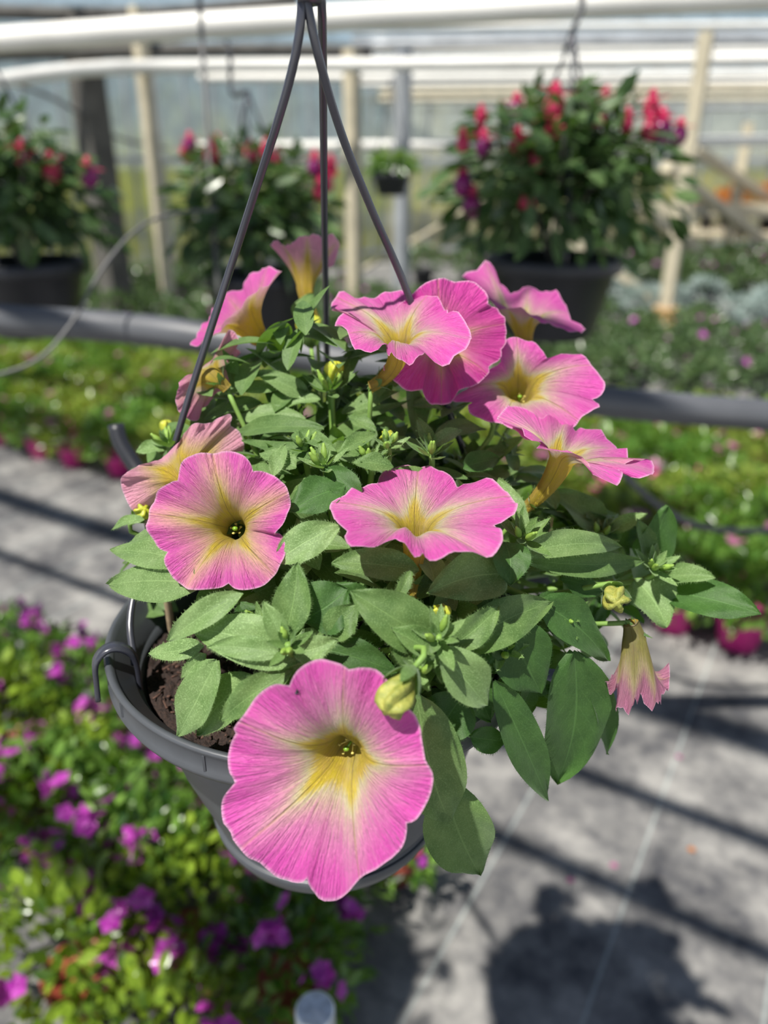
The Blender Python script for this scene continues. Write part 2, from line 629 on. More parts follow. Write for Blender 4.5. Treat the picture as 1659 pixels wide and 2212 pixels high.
# ------------------------------------------------------------------ greenhouse
U = Vector((0.86, -0.51, 0)).normalized()
W = Vector((0.51, 0.86, 0)).normalized()


def gnd(px, py, z=0.0):
    r_ = ray(px, py)
    return CAM + r_ * ((z - CH) / r_.z)


def vis(p, m=160):
    q = project(p)
    return q is not None and -m < q[0] < 1659 + m and -m < q[1] < 2212 + m


def struct(o, name=None):
    o['kind'] = 'structure'
    return o


# floor: dusty woven ground cover with sewn guide lines
t = NT('woven_ground_cover')
co = t.n('TexCoord').outputs['Object']
rot = t.n('Mapping', Vector=co)
rot.inputs['Rotation'].default_value = (0, 0, math.atan2(0.51, 0.86))
sx = t.n('SeparateXYZ', Vector=rot)
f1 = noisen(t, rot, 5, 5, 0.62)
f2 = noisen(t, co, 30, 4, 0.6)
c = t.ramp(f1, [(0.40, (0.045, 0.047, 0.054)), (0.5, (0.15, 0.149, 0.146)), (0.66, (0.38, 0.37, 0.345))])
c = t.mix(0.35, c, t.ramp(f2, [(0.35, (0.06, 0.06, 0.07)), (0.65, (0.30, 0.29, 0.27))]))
ln = t.math('ABSOLUTE', t.math('SUBTRACT', t.math('FRACT', t.math('MULTIPLY', sx.outputs[0], 4.2)), 0.5))
ln = t.math('LESS_THAN', ln, 0.012)
c = t.mix(t.math('MULTIPLY', ln, 0.35), c, (0.45, 0.52, 0.50))
wv = t.n('TexWave', Vector=rot, Scale=160, Distortion=1)
bump = t.n('Bump', Strength=0.4, Distance=0.003, Height=t.math('ADD', f2, t.math('MULTIPLY', wv.outputs[1], 0.3)))
b = t.n('BsdfPrincipled', Base_Color=c, Roughness=0.75, Normal=bump)
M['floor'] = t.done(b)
bm = bmesh.new()
vs = [bm.verts.new(v) for v in ((-14, -2, 0), (16, -2, 0), (16, 22, 0), (-14, 22, 0))]
bm.faces.new(vs)
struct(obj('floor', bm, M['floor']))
M['field'] = plain('yellow_green_field', (0.42, 0.40, 0.10), 0.9, .3, .8, col2=(0.16, 0.22, 0.05))
bm = bmesh.new()
bm.faces.new([bm.verts.new(v) for v in ((-90, 22, -.02), (90, 22, -.02), (90, 160, -.02), (-90, 160, -.02))])
struct(obj('ground_outside', bm, M['field']))
bm = bmesh.new()
bm.faces.new([bm.verts.new(v) for v in ((-90, -2, -.03), (-14, -2, -.03), (-14, 22, -.03), (-90, 22, -.03))])
struct(obj('ground_outside', bm, M['field']))

M['white_metal'] = plain('white_painted_metal', (0.80, 0.79, 0.74), 0.4, 0.08, 4)
M['grey_metal'] = plain('dull_galvanised_metal', (0.36, 0.38, 0.40), 0.45, 0.2, 6, metal=0.3)
M['dark_metal'] = plain('weathered_dark_post', (0.10, 0.095, 0.085), 0.7, 0.35, 8)
M['cream'] = plain('cream_weathered_timber', (0.58, 0.52, 0.38), 0.65, 0.22, 9, col2=(0.42, 0.38, 0.28))
M['orange_foot'] = plain('ochre_footing', (0.50, 0.30, 0.13), 0.8, 0.2, 12)
M['rubber'] = plain('grey_rubber_hose', (0.085, 0.090, 0.100), 0.45, 0.2, 5)
M['wire'] = plain('thin_grey_wire', (0.11, 0.11, 0.11), 0.5, 0.1, 8)


# glazing
def glass_mat(name, top, low, mixv, alpha):
    t = NT(name)
    co = t.n('TexCoord').outputs['Object']
    z = t.n('SeparateXYZ', Vector=co).outputs[2]
    f = noisen(t, co, 1.1, 4, 0.6)
    f2 = noisen(t, co, 5, 3)
    q = t.math('ADD', t.math('MULTIPLY', z, mixv), t.math('MULTIPLY', t.math('SUBTRACT', f, 0.5), 1.1))
    c = t.ramp(q, [(0.30, low), (0.62, top)])
    c = t.mix(t.math('MULTIPLY', t.ramp(f2, [(.45, (0, 0, 0)), (.6, (1, 1, 1))]), 0.5), c, tuple(x * 0.45 for x in top))
    d = t.n('BsdfPrincipled', Base_Color=c, Roughness=0.35)
    tl = t.n('BsdfTranslucent', Color=c)
    s1 = t.n('MixShader', _0=0.5, _1=d, _2=tl)
    tp = t.n('BsdfTransparent', Color=(0.9, 0.96, 0.95))
    return t.done(t.n('MixShader', _0=alpha, _1=s1, _2=tp))


M['glass_wall'] = glass_mat('dirty_wall_glazing', (0.60, 0.68, 0.66), (0.74, 0.70, 0.20), 0.34, 0.42)
M['glass_far'] = glass_mat('far_wall_glazing', (0.66, 0.66, 0.56), (0.62, 0.54, 0.28), 0.35, 0.45)
M['glass_roof'] = glass_mat('roof_glazing', (0.42, 0.52, 0.60), (0.26, 0.32, 0.38), 0.3, 0.5)

WL0, WL1 = Vector((-5.6, 5.0, 0)), Vector((0.0, 10.6, 0))
WB1 = Vector((14.5, 13.6, 0))
WH = 2.25


def wall(name, a, b, mat, step, mm):
    bm = bmesh.new()
    d = (b - a).normalized()
    nn = Vector((-d.y, d.x, 0)) * 0.006
    vs = []
    for p in (a, b):
        for z in (0.0, WH):
            for s in (-1, 1):
                vs.append(bm.verts.new(p + nn * s + Vector((0, 0, z))))
    for f in ((0, 2, 6, 4), (1, 5, 7, 3), (0, 4, 5, 1), (2, 3, 7, 6), (0, 1, 3, 2), (4, 6, 7, 5)):
        bm.faces.new([vs[i] for i in f])
    o = struct(obj(name, bm, mat, smooth=False))
    n = int((b - a).length / step)
    for i in range(n + 1):
        q = a + d * step * i - nn * 3
        bm = bmesh.new()
        add_box_between(bm, q, q + Vector((0, 0, WH)), 0.03, 0.02, d)
        m = obj('glazing_bar', bm, mm, smooth=False)
        sub(m, o)
    for z in (0.15, 1.22):
        bm = bmesh.new()
        add_box_between(bm, a - nn * 5 + Vector((0, 0, z)), b - nn * 5 + Vector((0, 0, z)), 0.04, 0.05)
        sub(obj('wall_rail', bm, mm, smooth=False), o)
    return o


wall('wall_left', WL0, WL1, M['glass_wall'], 0.32, M['grey_metal'])
wall('wall_back', WL1, WB1, M['glass_far'], 0.55, M['grey_metal'])

# far glazed roof slope beyond the gutter
bm = bmesh.new()
a, b_ = Vector((-10, 9.2, 2.34)), Vector((17, 15.2, 2.34))
dd = (b_ - a).normalized()
up = Vector((-dd.y * 4, dd.x * 4, 1.75))
vs = [bm.verts.new(v) for v in (a, b_, b_ + up, a + up)]
bm.faces.new(vs)
r2 = bmesh.ops.extrude_face_region(bm, geom=bm.faces[:])
for v in [g for g in r2['geom'] if isinstance(g, bmesh.types.BMVert)]:
    v.co.z += 0.01
roof = struct(obj('ceiling', bm, M['glass_roof'], smooth=False))
for i in range(34):
    q = a + dd * (i * 0.75)
    bm = bmesh.new()
    add_box_between(bm, q - Vector((0, 0, .03)), q + up - Vector((0, 0, .03)), 0.035, 0.05)
    sub(obj('rafter', bm, M['grey_metal'], smooth=False), roof)
for k in (0.25, 0.5, 0.75):
    bm = bmesh.new()
    add_box_between(bm, a + up * k - Vector((0, 0, .07)), b_ + up * k - Vector((0, 0, .07)), 0.05, 0.06)
    sub(obj('purlin', bm, M['grey_metal' if k != .5 else 'dark_metal'], smooth=False), roof)


def pipe(name, pts, r, mat, label, cat, group=None, seg=16):
    o = tube_obj(name, [P(*p) for p in pts], r, mat, seg=seg)
    return tag(o, label, cat, group)


pipe('heating_pipe', [(-260, 104, 2.75), (560, 48, 2.55), (1900, -22, 2.40)], .040, M['white_metal'], 'thick white pipe running across the very top of the greenhouse', 'pipe')
pipe('gutter_rail', [(-200, 205, 4.3), (160, 152, 4.9), (420, 143, 5.3), (1000, 138, 5.4), (1900, 124, 5.2)], .043, M['white_metal'], 'second long white rail below the thick white pipe', 'rail')
pipe('gutter_rail', [(430, 168, 6.4), (1000, 166, 6.2), (1900, 158, 6.0)], .034, M['white_metal'], 'third white rail, just above the fuchsia at the right', 'rail')
pipe('gutter_rail', [(760, 98, 6.9), (1300, 88, 6.7), (1900, 84, 6.5)], .042, M['grey_metal'], 'grey rail between the thick white pipe and the second rail', 'rail')
pipe('gutter_rail', [(820, 200, 8.0), (1300, 195, 7.8), (1900, 192, 7.5)], .034, M['cream'], 'lowest cream rail behind the top of the right fuchsia', 'rail')
pipe('side_rail', [(430, 318, 6.6), (1000, 312, 6.6), (1900, 300, 6.4)], .040, M['white_metal'], 'white rail at mid height behind the fuchsia baskets', 'rail')
pipe('dark_truss_bar', [(-200, 118, 4.9), (480, 108, 5.5), (800, 112, 5.9)], .045, M['dark_metal'], 'dark bar under the thick white pipe at the upper left', 'bar')
pipe('dark_truss_bar', [(-200, 22, 4.9), (300, 30, 5.4), (640, 2, 5.8)], .045, M['dark_metal'], 'dark bar under the roof glass above the thick white pipe', 'bar')

for k, (y0, y1, d0, rr, mm) in enumerate([(60, 52, 7.4, .03, 'white_metal'), (78, 70, 8.2, .02, 'grey_metal'), (112, 106, 8.6, .035, 'white_metal'), (182, 176, 8.8, .03, 'white_metal'), (216, 212, 9.3, .03, 'cream'), (236, 232, 9.8, .025, 'grey_metal')]):
    pipe('roof_rail', [(760, y0, d0), (1300, (y0 + y1) / 2, d0), (1900, y1, d0)], rr, M[mm], ['topmost', 'second', 'third', 'fourth', 'fifth', 'lowest'][k] + ' of the thin distant roof rails at the upper right', 'rail')
# black water pipe crossing behind the basket
pipe('water_pipe', [(-300, 655, 1.32), (0, 689, 1.27), (230, 705, 1.24), (430, 728, 1.20), (850, 800, 1.17), (1290, 866, 1.20), (1660, 897, 1.22), (2000, 920, 1.24)], .0245, M['rubber'],
     'fat black plastic water pipe crossing behind the petunia basket', 'pipe', seg=24)
pipe('drip_line', [(-150, 830, 1.05), (0, 808, 1.08), (90, 770, 1.10), (160, 690, 1.12), (215, 590, 1.15), (290, 500, 1.18), (370, 462, 1.22), (470, 452, 1.28)], .0027, M['wire'], 'thin grey drip tube looping down over the pipe at the left', 'tube')
pipe('drip_line', [(1180, 880, 1.5), (1330, 1010, 1.5), (1440, 1105, 1.5), (1560, 1145, 1.5), (1800, 1140, 1.5)], .0065, M['black'], 'thin dark drip tube over the green bed at the right', 'tube')
pipe('support_wire', [(428, -60, 1.9), (443, 200, 1.9), (462, 500, 1.9), (474, 640, 1.9)], .006, M['wire'], 'thin upright wire left of the hanger arms', 'wire')
pipe('support_wire', [(-90, 140, 4.4), (120, 215, 5.1), (240, 292, 5.8), (362, 322, 6.35)], .012, M['wire'], 'pale wire slanting down at the upper left', 'wire')
pipe('leaning_cane', [(652, 655, 7.25), (860, 540, 6.9), (1010, 452, 6.5), (1170, 358, 6.1)], .020, M['cream'], 'pale cane slanting up behind the hanger arm towards the right fuchsia', 'cane')


def post(name, top, gpx, w_, mat, label, cat='post', group=None, up=None, foot=None):
    g = gnd(*gpx)
    z = (top if top else 2.3)
    bm = bmesh.new()
    add_box_between(bm, g + Vector((0, 0, -0.0)), g + Vector((0, 0, z)), w_, w_ * .8, U)
    e = empty(name, g)
    obj('post_shaft', bm, mat, e, smooth=False)
    if foot:
        bm = bmesh.new()
        add_box_between(bm, g, g + Vector((0, 0, .24)), w_ * 1.5, w_ * 1.5, U)
        obj('post_footing', bm, foot, e, smooth=False)
    tag(e, label, cat, group)
    return g, e


gw, _e = post('wall_post', 2.15, (262, 705), .20, M['dark_metal'], 'wide dark weathered post at the left behind the fuchsia')
post('metal_pole', 2.15, (373, 712), .085, M['cream'], 'slim pale pole with its foot behind the black pipe')
post('metal_pole', 1.95, (768, 690), .11, M['cream'], 'pale pole seen between the hanger arms')
post('metal_pole', 1.95, (866, 690), .11, M['grey_metal'], 'greyer pole right of the hanger arms')
g1, e1_ = post('timber_post', 1.95, (1428, 735), .105, M['cream'], 'tall cream timber post with ochre footing at the right', foot=M['orange_foot'])
g2, e2_ = post('timber_post', 1.6, (1562, 585), .13, M['cream'], 'middle cream timber post of the braced frame at the right', foot=M['orange_foot'])
g3, e3_ = post('timber_post', 1.7, (1640, 510), .17, M['cream'], 'farthest cream timber post at the right edge')


def brace(a, b, r_, label):
    bm = bmesh.new()
    add_box_between(bm, P(*a), P(*b), r_, r_ * .7)
    tag(obj('diagonal_brace', bm, M['cream'], smooth=False), label, 'brace')


brace((1180, 480, 5.9), (1425, 655, 6.02), .09, 'lowest cream brace running down to the tall post')
brace((1370, 440, 6.5), (1550, 575, 8.2), .10, 'cream brace running down to the middle post')
brace((1440, 360, 6.8), (1700, 560, 9.5), .11, 'upper cream brace of the timber frame')
brace((1500, 320, 8.0), (1720, 470, 10), .12, 'topmost cream brace of the timber frame at the right edge')
bm = bmesh.new()
add_box_between(bm, P(1350, 448, 8.6), P(2000, 462, 8.6), .10, .14)
tag(obj('bench_edge', bm, M['cream'], smooth=False), 'long cream bench edge above the orange flowers at the right', 'bench')


# ------------------------------------------------------------------ background plants
def small_leaf(bm, c, d, n, L, w_):
    s = d.cross(n).normalized()
    n = s.cross(d).normalized()
    pts = [c, c + d * L * .3 + s * w_ * .42 + n * w_ * .12, c + d * L * .65 + s * w_ * .46 + n * w_ * .1, c + d * L, c + d * L * .65 - s * w_ * .46 + n * w_ * .1, c + d * L * .3 - s * w_ * .42 + n * w_ * .12,
           c + d * L * .33, c + d * L * .66]
    v = [bm.verts.new(p) for p in pts]
    uvl = bm.loops.layers.uv.verify()
    for f in ((0, 1, 6), (6, 1, 2, 7), (7, 2, 3), (0, 6, 5), (6, 7, 4, 5), (7, 3, 4)):
        fc = bm.faces.new([v[i] for i in f])
        for lp in fc.loops:
            lp[uvl].uv = (.5, .5)


def bush_bm(rg, rx, ry, rz, cz, n, L, wr, droop=0.0, inner=.55):
    bm = bmesh.new()
    for _ in range(n):
        v = Vector((rg.gauss(0, 1), rg.gauss(0, 1), rg.gauss(0, 1))).normalized()
        if v.z < -.5: v.z *= -1
        k = rg.uniform(inner, 1) * (1 + 0.18 * noise.noise(v * 2.5 + Vector((rg.random() * 0.2, 0, cz))))
        c = Vector((v.x * rx * k, v.y * ry * k, cz + v.z * rz * k))
        d = (v * .8 + Vector((rg.gauss(0, 1), rg.gauss(0, 1), rg.gauss(0, .6))) * .5 + Vector((0, 0, -droop))).normalized()
        nn = (v + Vector((rg.uniform(-1, 1), rg.uniform(-1, 1), .4 + rg.uniform(-.6, .6)))).normalized()
        l_ = L * rg.uniform(.7, 1.25)
        small_leaf(bm, c, d, nn, l_, l_ * wr)
    return bm


def bloom_bm(rg, r, petals=5):
    bm = bmesh.new()
    for k in range(petals):
        a = 2 * PI * k / petals
        d = Vector((math.cos(a), math.sin(a), .35)).normalized()
        small_leaf(bm, d * r * .1, d, Vector((0, 0, 1)), r, r * .85)
    add_sphere(bm, (0, 0, r * .1), r * .2, seg=6, rings=4)
    return bm


def pot_bm(r, h):
    bm = bmesh.new()
    add_lathe(bm, (0, 0, 0), [(0, 0.002), (r * .72, 0), (r * .95, h * .84), (r * 1.05, h * .85), (r * 1.06, h), (r * .98, h), (r * .93, h * .88), (0, h * .87)], 20, closed=False)
    return bm


def foliage_mat(name, dark, light, trans, tf=.35):
    t = NT(name)
    ob = t.n('TexCoord').outputs['Object']
    rnd = t.n('ObjectInfo').outputs['Random']
    f = noisen(t, ob, 28, 3)
    f2 = t.n('TexWhiteNoise', Vector=t.n('NewGeometry').outputs['Random Per Island']).outputs[0]
    c = t.ramp(t.math('ADD', t.math('MULTIPLY', f, .6), t.math('MULTIPLY', f2, .4)), [(.3, dark), (.7, light)])
    c = t.mix(t.math('MULTIPLY', rnd, .35), c, dark)
    b = t.n('BsdfPrincipled', Base_Color=c, Roughness=.27)
    tr = t.n('BsdfTranslucent', Color=trans)
    return t.done(t.n('MixShader', _0=tf, _1=b, _2=tr))


M['bed_leaf'] = foliage_mat('bright_bed_leaf', (0.025, 0.09, 0.015), (0.20, 0.36, 0.06), (0.32, 0.52, 0.05))
M['bed_leaf_y'] = foliage_mat('yellow_green_bed_leaf', (0.06, 0.13, 0.02), (0.40, 0.50, 0.09), (0.4, 0.5, 0.05))
M['fore_leaf'] = foliage_mat('fresh_green_foreground_leaf', (0.02, 0.06, 0.012), (0.20, 0.36, 0.06), (0.20, 0.42, 0.02), .3)
M['fore_leaf_y'] = foliage_mat('lime_foreground_leaf', (0.03, 0.08, 0.012), (0.32, 0.46, 0.04), (0.34, 0.5, 0.02), .3)
M['dark_leaf'] = foliage_mat('dark_fuchsia_leaf', (0.025, 0.06, 0.02), (0.13, 0.21, 0.08), (0.10, 0.2, 0.03), .25)
M['mid_leaf'] = foliage_mat('mid_green_bed_leaf', (0.05, 0.10, 0.04), (0.15, 0.22, 0.09), (0.15, 0.25, 0.04), .25)
M['silver_leaf'] = foliage_mat('silver_leaf', (0.22, 0.30, 0.28), (0.50, 0.58, 0.54), (0.3, 0.4, 0.3), .2)
M['orange_leaf'] = foliage_mat('orange_bloom_mass', (0.50, 0.16, 0.04), (0.80, 0.34, 0.06), (0.7, 0.3, 0.05), .3)
M['purple'] = foliage_mat('purple_petal', (0.34, 0.02, 0.32), (0.68, 0.13, 0.62), (0.6, 0.08, 0.5), .35)
M['soft_pink'] = foliage_mat('soft_pink_petal', (0.36, 0.08, 0.22), (0.60, 0.25, 0.40), (0.6, 0.2, 0.4), .35)
M['crimson'] = foliage_mat('crimson_petal', (0.50, 0.015, 0.09), (0.82, 0.10, 0.22), (0.7, 0.05, 0.15), .35)
M['fuchsia_purple'] = foliage_mat('fuchsia_skirt', (0.20, 0.01, 0.12), (0.38, 0.04, 0.25), (0.3, 0.02, 0.2), .3)
M['magenta_pot'] = plain('magenta_pot_plastic', (0.70, 0.045, 0.30), 0.4, .08, 20)
M['terracotta'] = plain('terracotta_pot_plastic', (0.30, 0.06, 0.035), 0.5, .15, 20)


def link_copy(o, parent=None):
    c = o.copy()
    COL.objects.link(c)
    if parent is not None: c.parent = parent
    return c


def bedding(name, label, cat, rg, rx, rz, n, L, lm, nb, br, bm_, pot, ph, pr, wr=.5, spike=False, inner=.55):
    root = empty(name, (0, 0, 0))
    tag(root, label, cat)
    sub(obj('foliage', bush_bm(rg, rx, rx, rz, ph + rz * .55, n, L, wr), lm), root)
    if pot is not None:
        sub(obj('plant_pot', pot_bm(pr, ph), pot), root)
    me = None
    for k in range(nb):
        v = Vector((rg.gauss(0, 1), rg.gauss(0, 1), abs(rg.gauss(0, 1)) * .8 + .15)).normalized()
        if me is None:
            me = obj('blossom', bloom_bm(rg, br), bm_)
            b = me
        else:
            b = link_copy(me)
        sub(b, root)
        b.location = (v.x * rx * 1.03, v.y * rx * 1.03, ph + rz * .55 + v.z * rz * 1.08)
        b.rotation_euler = (rg.uniform(-.8, .8), rg.uniform(-.8, .8), rg.uniform(0, 6))
        s = rg.uniform(.7, 1.25)
        b.scale = (s, s, s)
        if spike:
            for j in range(5):
                b2 = link_copy(me)
                sub(b2, root)
                b2.location = b.location + Vector((rg.gauss(0, 1), rg.gauss(0, 1), rg.gauss(0, 1))) * .012
                b2.rotation_euler = (rg.uniform(-1.2, 1.2), rg.uniform(-1.2, 1.2), rg.uniform(0, 6))
                s = rg.uniform(.6, 1.1)
                b2.scale = (s, s, s)
    return root


def place(proto, loc, rz, s, label=None, group=None):
    r_ = link_copy(proto)
    r_.location = loc
    r_.rotation_euler = (0, 0, rz)
    r_.scale = (s, s, s)
    for ch_ in proto.children:
        link_copy(ch_, r_)
    if label: r_['label'] = label
    if group: r_['group'] = group
    return r_


def remove_tree(o):
    for ch_ in list(o.children):
        bpy.data.objects.remove(ch_)
    bpy.data.objects.remove(o)


rb = random.Random(11)
BLOCK = []                      # spots taken by posts


ORD = ['first', 'second', 'third', 'fourth', 'fifth', 'sixth', 'seventh', 'eighth', 'ninth', 'tenth', 'eleventh', 'twelfth', 'thirteenth', 'fourteenth', 'fifteenth', 'sixteenth',
       'seventeenth', 'eighteenth', 'nineteenth', 'twentieth', 'twenty-first', 'twenty-second', 'twenty-third', 'twenty-fourth', 'twenty-fifth']


def bed(protos, origin, s0, s1, ds, w0, w1, dw, label, group, scale=(.85, 1.2), jit=.25, cond=None, rows=None, order=False):
    n = 0
    nrow = int((w1 - w0) / dw + 1.001)
    wv_ = w0
    row = 0
    while wv_ <= w1:
        s_ = s0 + (row % 2) * ds * .5
        inrow = 0
        while s_ <= s1:
            p = origin + U * (s_ + rb.uniform(-jit, jit) * ds) + W * (wv_ + rb.uniform(-jit, jit) * dw)
            s_ += ds
            if not vis(p + Vector((0, 0, .1)), 95): continue
            if cond and not cond(p): continue
            if min([(p.xy - g.xy).length for g in (g1, g2, g3, gw)]) < .28: continue
            if (p - WL0).cross(WL1 - WL0).z < .35 * (WL1 - WL0).length or (p - WL1).cross(WB1 - WL1).z < .4 * (WB1 - WL1).length: continue
            pq = project(p + Vector((0, 0, .15)))
            lb = label
            lb += ', %s row of the %s, %s from the left' % (ORD[row], rows, ORD[inrow])
            inrow += 1
            place(rb.choice(protos), p, rb.uniform(0, 6), rb.uniform(*scale), lb, group)
            n += 1
        wv_ += dw
        row += 1
    return n


# long bed with pink flowers in magenta pots, edge of the aisle
pA = [bedding('bedding_plant', 'x', 'plant', rb, .125, .10, 420, .036, M['bed_leaf_y' if k % 2 else 'bed_leaf'], 3, .017, M['soft_pink'], M['magenta_pot'], .085, .058) for k in range(4)]
E0 = Vector((.66, 1.88, 0))
nA = bed(pA, E0, -4.8, 2.2, .245, .10, 1.75, .215, 'bright green bedding plant', 'bedding plants in magenta pots in the long bed', rows='long bed')
for p_ in pA: remove_tree(p_)
# next beds further back
pB = [bedding('bedding_plant', 'x', 'plant', rb, .16, .12, 330, .042, M['mid_leaf'], 2, .02, M['purple'], M['black'], .11, .075) for k in range(3)]
nB = bed(pB, E0, -6.2, 4.2, .36, 2.15, 3.7, .36, 'dull green plant in black pot', 'bedding plants in black pots in the second bed', rows='second bed')
pC = [bedding('silver_plant', 'x', 'plant', rb, .15, .11, 260, .05, M['silver_leaf'], 0, .02, M['purple'], M['black'], .12, .09, wr=.3) for k in range(2)]
nC = bed(pC, E0, -1.3, 3.6, .36, 4.2, 5.0, .38, 'silvery plant in black pot', 'silver plants in black pots', rows='silver bed')
pD = [bedding('bedding_plant', 'x', 'plant', rb, .20, .13, 240, .06, M['mid_leaf'], 2, .03, M['purple'], M['black'], .16, .11) for k in range(2)]
nD = bed(pD, E0, -3.5, 5.5, .50, 5.7, 8.1, .50, 'far green plant', 'far green potted plants', rows='far green bed')
pE = [bedding('flowering_plant', 'x', 'plant', rb, .24, .16, 220, .07, M['orange_leaf'], 0, .03, M['purple'], M['black'], .22, .11) for k in range(2)]
BZ = .42
nE = bed(pE, E0 + Vector((0, 0, BZ)), -1.5, 4.0, .55, 9.0, 9.6, .5, 'orange flowering plant', 'orange flowering plants in the far row', rows='far bench')
e = empty('plant_bench', E0 + W * 9.25)
q0, q1 = E0 + W * 9.25 - U * 1.75, E0 + W * 9.25 + U * 4.4
bm = bmesh.new()
add_box_between(bm, q0 + Vector((0, 0, BZ - .03)), q1 + Vector((0, 0, BZ - .03)), 1.1, .05)
obj('bench_top', bm, M['cream'], e, smooth=False)
for k in range(6):
    for sgn in (-1, 1):
        bm = bmesh.new()
        qq = q0.lerp(q1, (k + .3) / 6) + W * (.45 * sgn)
        add_box_between(bm, qq, qq + Vector((0, 0, BZ - .05)), .07, .07)
        obj('leg', bm, M['cream'], e, smooth=False)
tag(e, 'low cream bench carrying the orange flowering plants at the far right', 'bench')
# purple-flowered bed in the lower left foreground
pF = [bedding('trailing_plant', 'x', 'plant', rb, .125, .095, 470, .028, M['fore_leaf' if k % 2 else 'fore_leaf_y'], 7, .0165, M['purple'], M['terracotta'], .065, .048, spike=True) for k in range(4)]
G0 = Vector((-.50, .93, 0))
nF = bed(pF, G0, -1.9, .46, .185, -.12, .40, .145, 'purple-flowered plant', 'purple-flowered plants in terracotta pots', jit=.2, scale=(.9, 1.15), rows='lower left bed', cond=lambda p: (p - G0).dot(W) > -.02 or (p - G0).dot(U) > .04)
for L_ in (pB, pC, pD, pE, pF):
    for p_ in L_: remove_tree(p_)
print('BEDS', nA, nB, nC, nD, nE, nF)
bm = bmesh.new()
add_box_between(bm, gnd(-260, 1720) + Vector((0, 0, .012)), gnd(262, 2075) + Vector((0, 0, .012)), .028, .024)
add_box_between(bm, gnd(-260, 1720) + W * .02 + Vector((0, 0, .03)), gnd(262, 2075) + W * .02 + Vector((0, 0, .03)), .006, .035)
tag(obj('bed_edging', bm, M['dark_metal'], smooth=False), 'grey metal edging rail along the purple-flowered bed at the lower left', 'edging')
# galvanised stub post at the bottom edge
ptop = P(680, 2178, .80)
e = empty('stub_post', (ptop.x, ptop.y, 0))
bm = bmesh.new()
add_lathe(bm, (ptop.x, ptop.y, 0), [(0, 0), (.021, 0), (.021, ptop.z - .004), (.0195, ptop.z - .0005), (.017, ptop.z), (0, ptop.z + .001)], 28, closed=False)
obj('post_tube', bm, plain('bright_galvanised_metal', (.55, .60, .64), .35, .2, 120, metal=.6), e)
tag(e, 'rounded galvanised metal post end at the bottom edge of the photo', 'post')
# dark soil spilled beyond the edging
# litter on the ground cover
for k, (px, py, col, nm) in enumerate([(1458, 1636, 'soft_pink', 'fallen pink petal on the floor near the right edge'), (1316, 1870, 'soft_pink', 'fallen pale pink petal in the bright patch of floor'),
                                       (1484, 1836, 'orange_leaf', 'dry tan leaf scrap on the floor at the right'), (1222, 1902, 'soft_pink', 'fallen whitish petal on the floor below the basket')]):
    bm = bmesh.new()
    p = gnd(px, py)
    small_leaf(bm, p + Vector((0, 0, .003)), (U + W * .3).normalized(), Vector((0, 0, 1)), .016, .013)
    tag(obj('fallen_petal', bm, M[col]), nm, 'petal')


# ------------------------------------------------------------------ hanging fuchsias
def fuchsia(cpx, cpy, d, pr, ph, fr, label, seed, nleaf, blooms, hook=None, fz=None, pink=.7):
    """cpx,cpy: centre of the pot rim in the photo"""
    rg = random.Random(seed)
    c = P(cpx, cpy, d)
    root = empty('hanging_fuchsia', c + Vector((0, 0, -ph)))
    tag(root, label, 'plant')
    bm = bmesh.new()
    add_lathe(bm, c, [(0, -ph), (pr * .66, -ph), (pr * .72, -ph + .01), (pr * .93, -.035), (pr * 1.0, -.032), (pr * 1.03, -.028), (pr * 1.03, -.002), (pr * 1.0, 0), (pr * .96, -.004), (pr * .9, -.03), (0, -.03)], 48, closed=False)
    obj('plant_pot', bm, M['black'], root)
    fx, fzz = fr
    bb = bush_bm(rg, fx, fx * .9, fzz, fzz * .55, nleaf, .060, .42, droop=.6, inner=.25)
    for v in bb.verts: v.co += c
    obj('foliage', bb, M['dark_leaf'], root)
    for k in range(7):
        a = k * .9
        tube_obj('stem', [c + Vector((0, 0, -.03)), c + Vector((math.cos(a) * fx * .3, math.sin(a) * fx * .3, fzz * .6)), c + Vector((math.cos(a) * fx * .7, math.sin(a) * fx * .7, fzz * 1.1))], .004, M['dark_metal'], root, 6)
    me = None
    for k in range(3):
        a = k * 2 * PI / 3 + .5
        top_ = c + Vector((0, 0, fz or .42))
        tube_obj('hanger_arm', [c + Vector((math.cos(a) * pr, math.sin(a) * pr, -.01)), c.lerp(top_, .5) + Vector((math.cos(a) * pr * .55, math.sin(a) * pr * .55, 0)), top_], .003, M['hanger'], root, 8)
    if hook:
        tube_obj('hook', [c + Vector((0, 0, fz or .42))] + [P(*q) for q in hook], .006, M['black'], root, 10)
    for (bx, by, s) in blooms:
        p = P(bx, by, d - fx * rg.uniform(.45, .8))
        kind = rg.random() < pink
        bm = bmesh.new()
        for k in range(4):
            a = k * PI / 2 + rg.uniform(-.3, .3)
            dr = Vector((math.cos(a), math.sin(a), rg.uniform(-.3, .4))).normalized()
            small_leaf(bm, p, dr, Vector((0, 0, 1)), .026 * s, .013 * s)
        add_sphere(bm, p + Vector((0, 0, .006 * s)), .0065 * s, (1, 1, 1.5), 8, 6)
        o = obj('flower', bm, M['crimson'], root)
        bm = bmesh.new()
        add_sphere(bm, p + Vector((0, 0, -.012 * s)), .013 * s, (1, 1, 1.2), 10, 6)
        sub(obj('flower_skirt', bm, M['crimson' if kind else 'fuchsia_purple']), o)
    return root


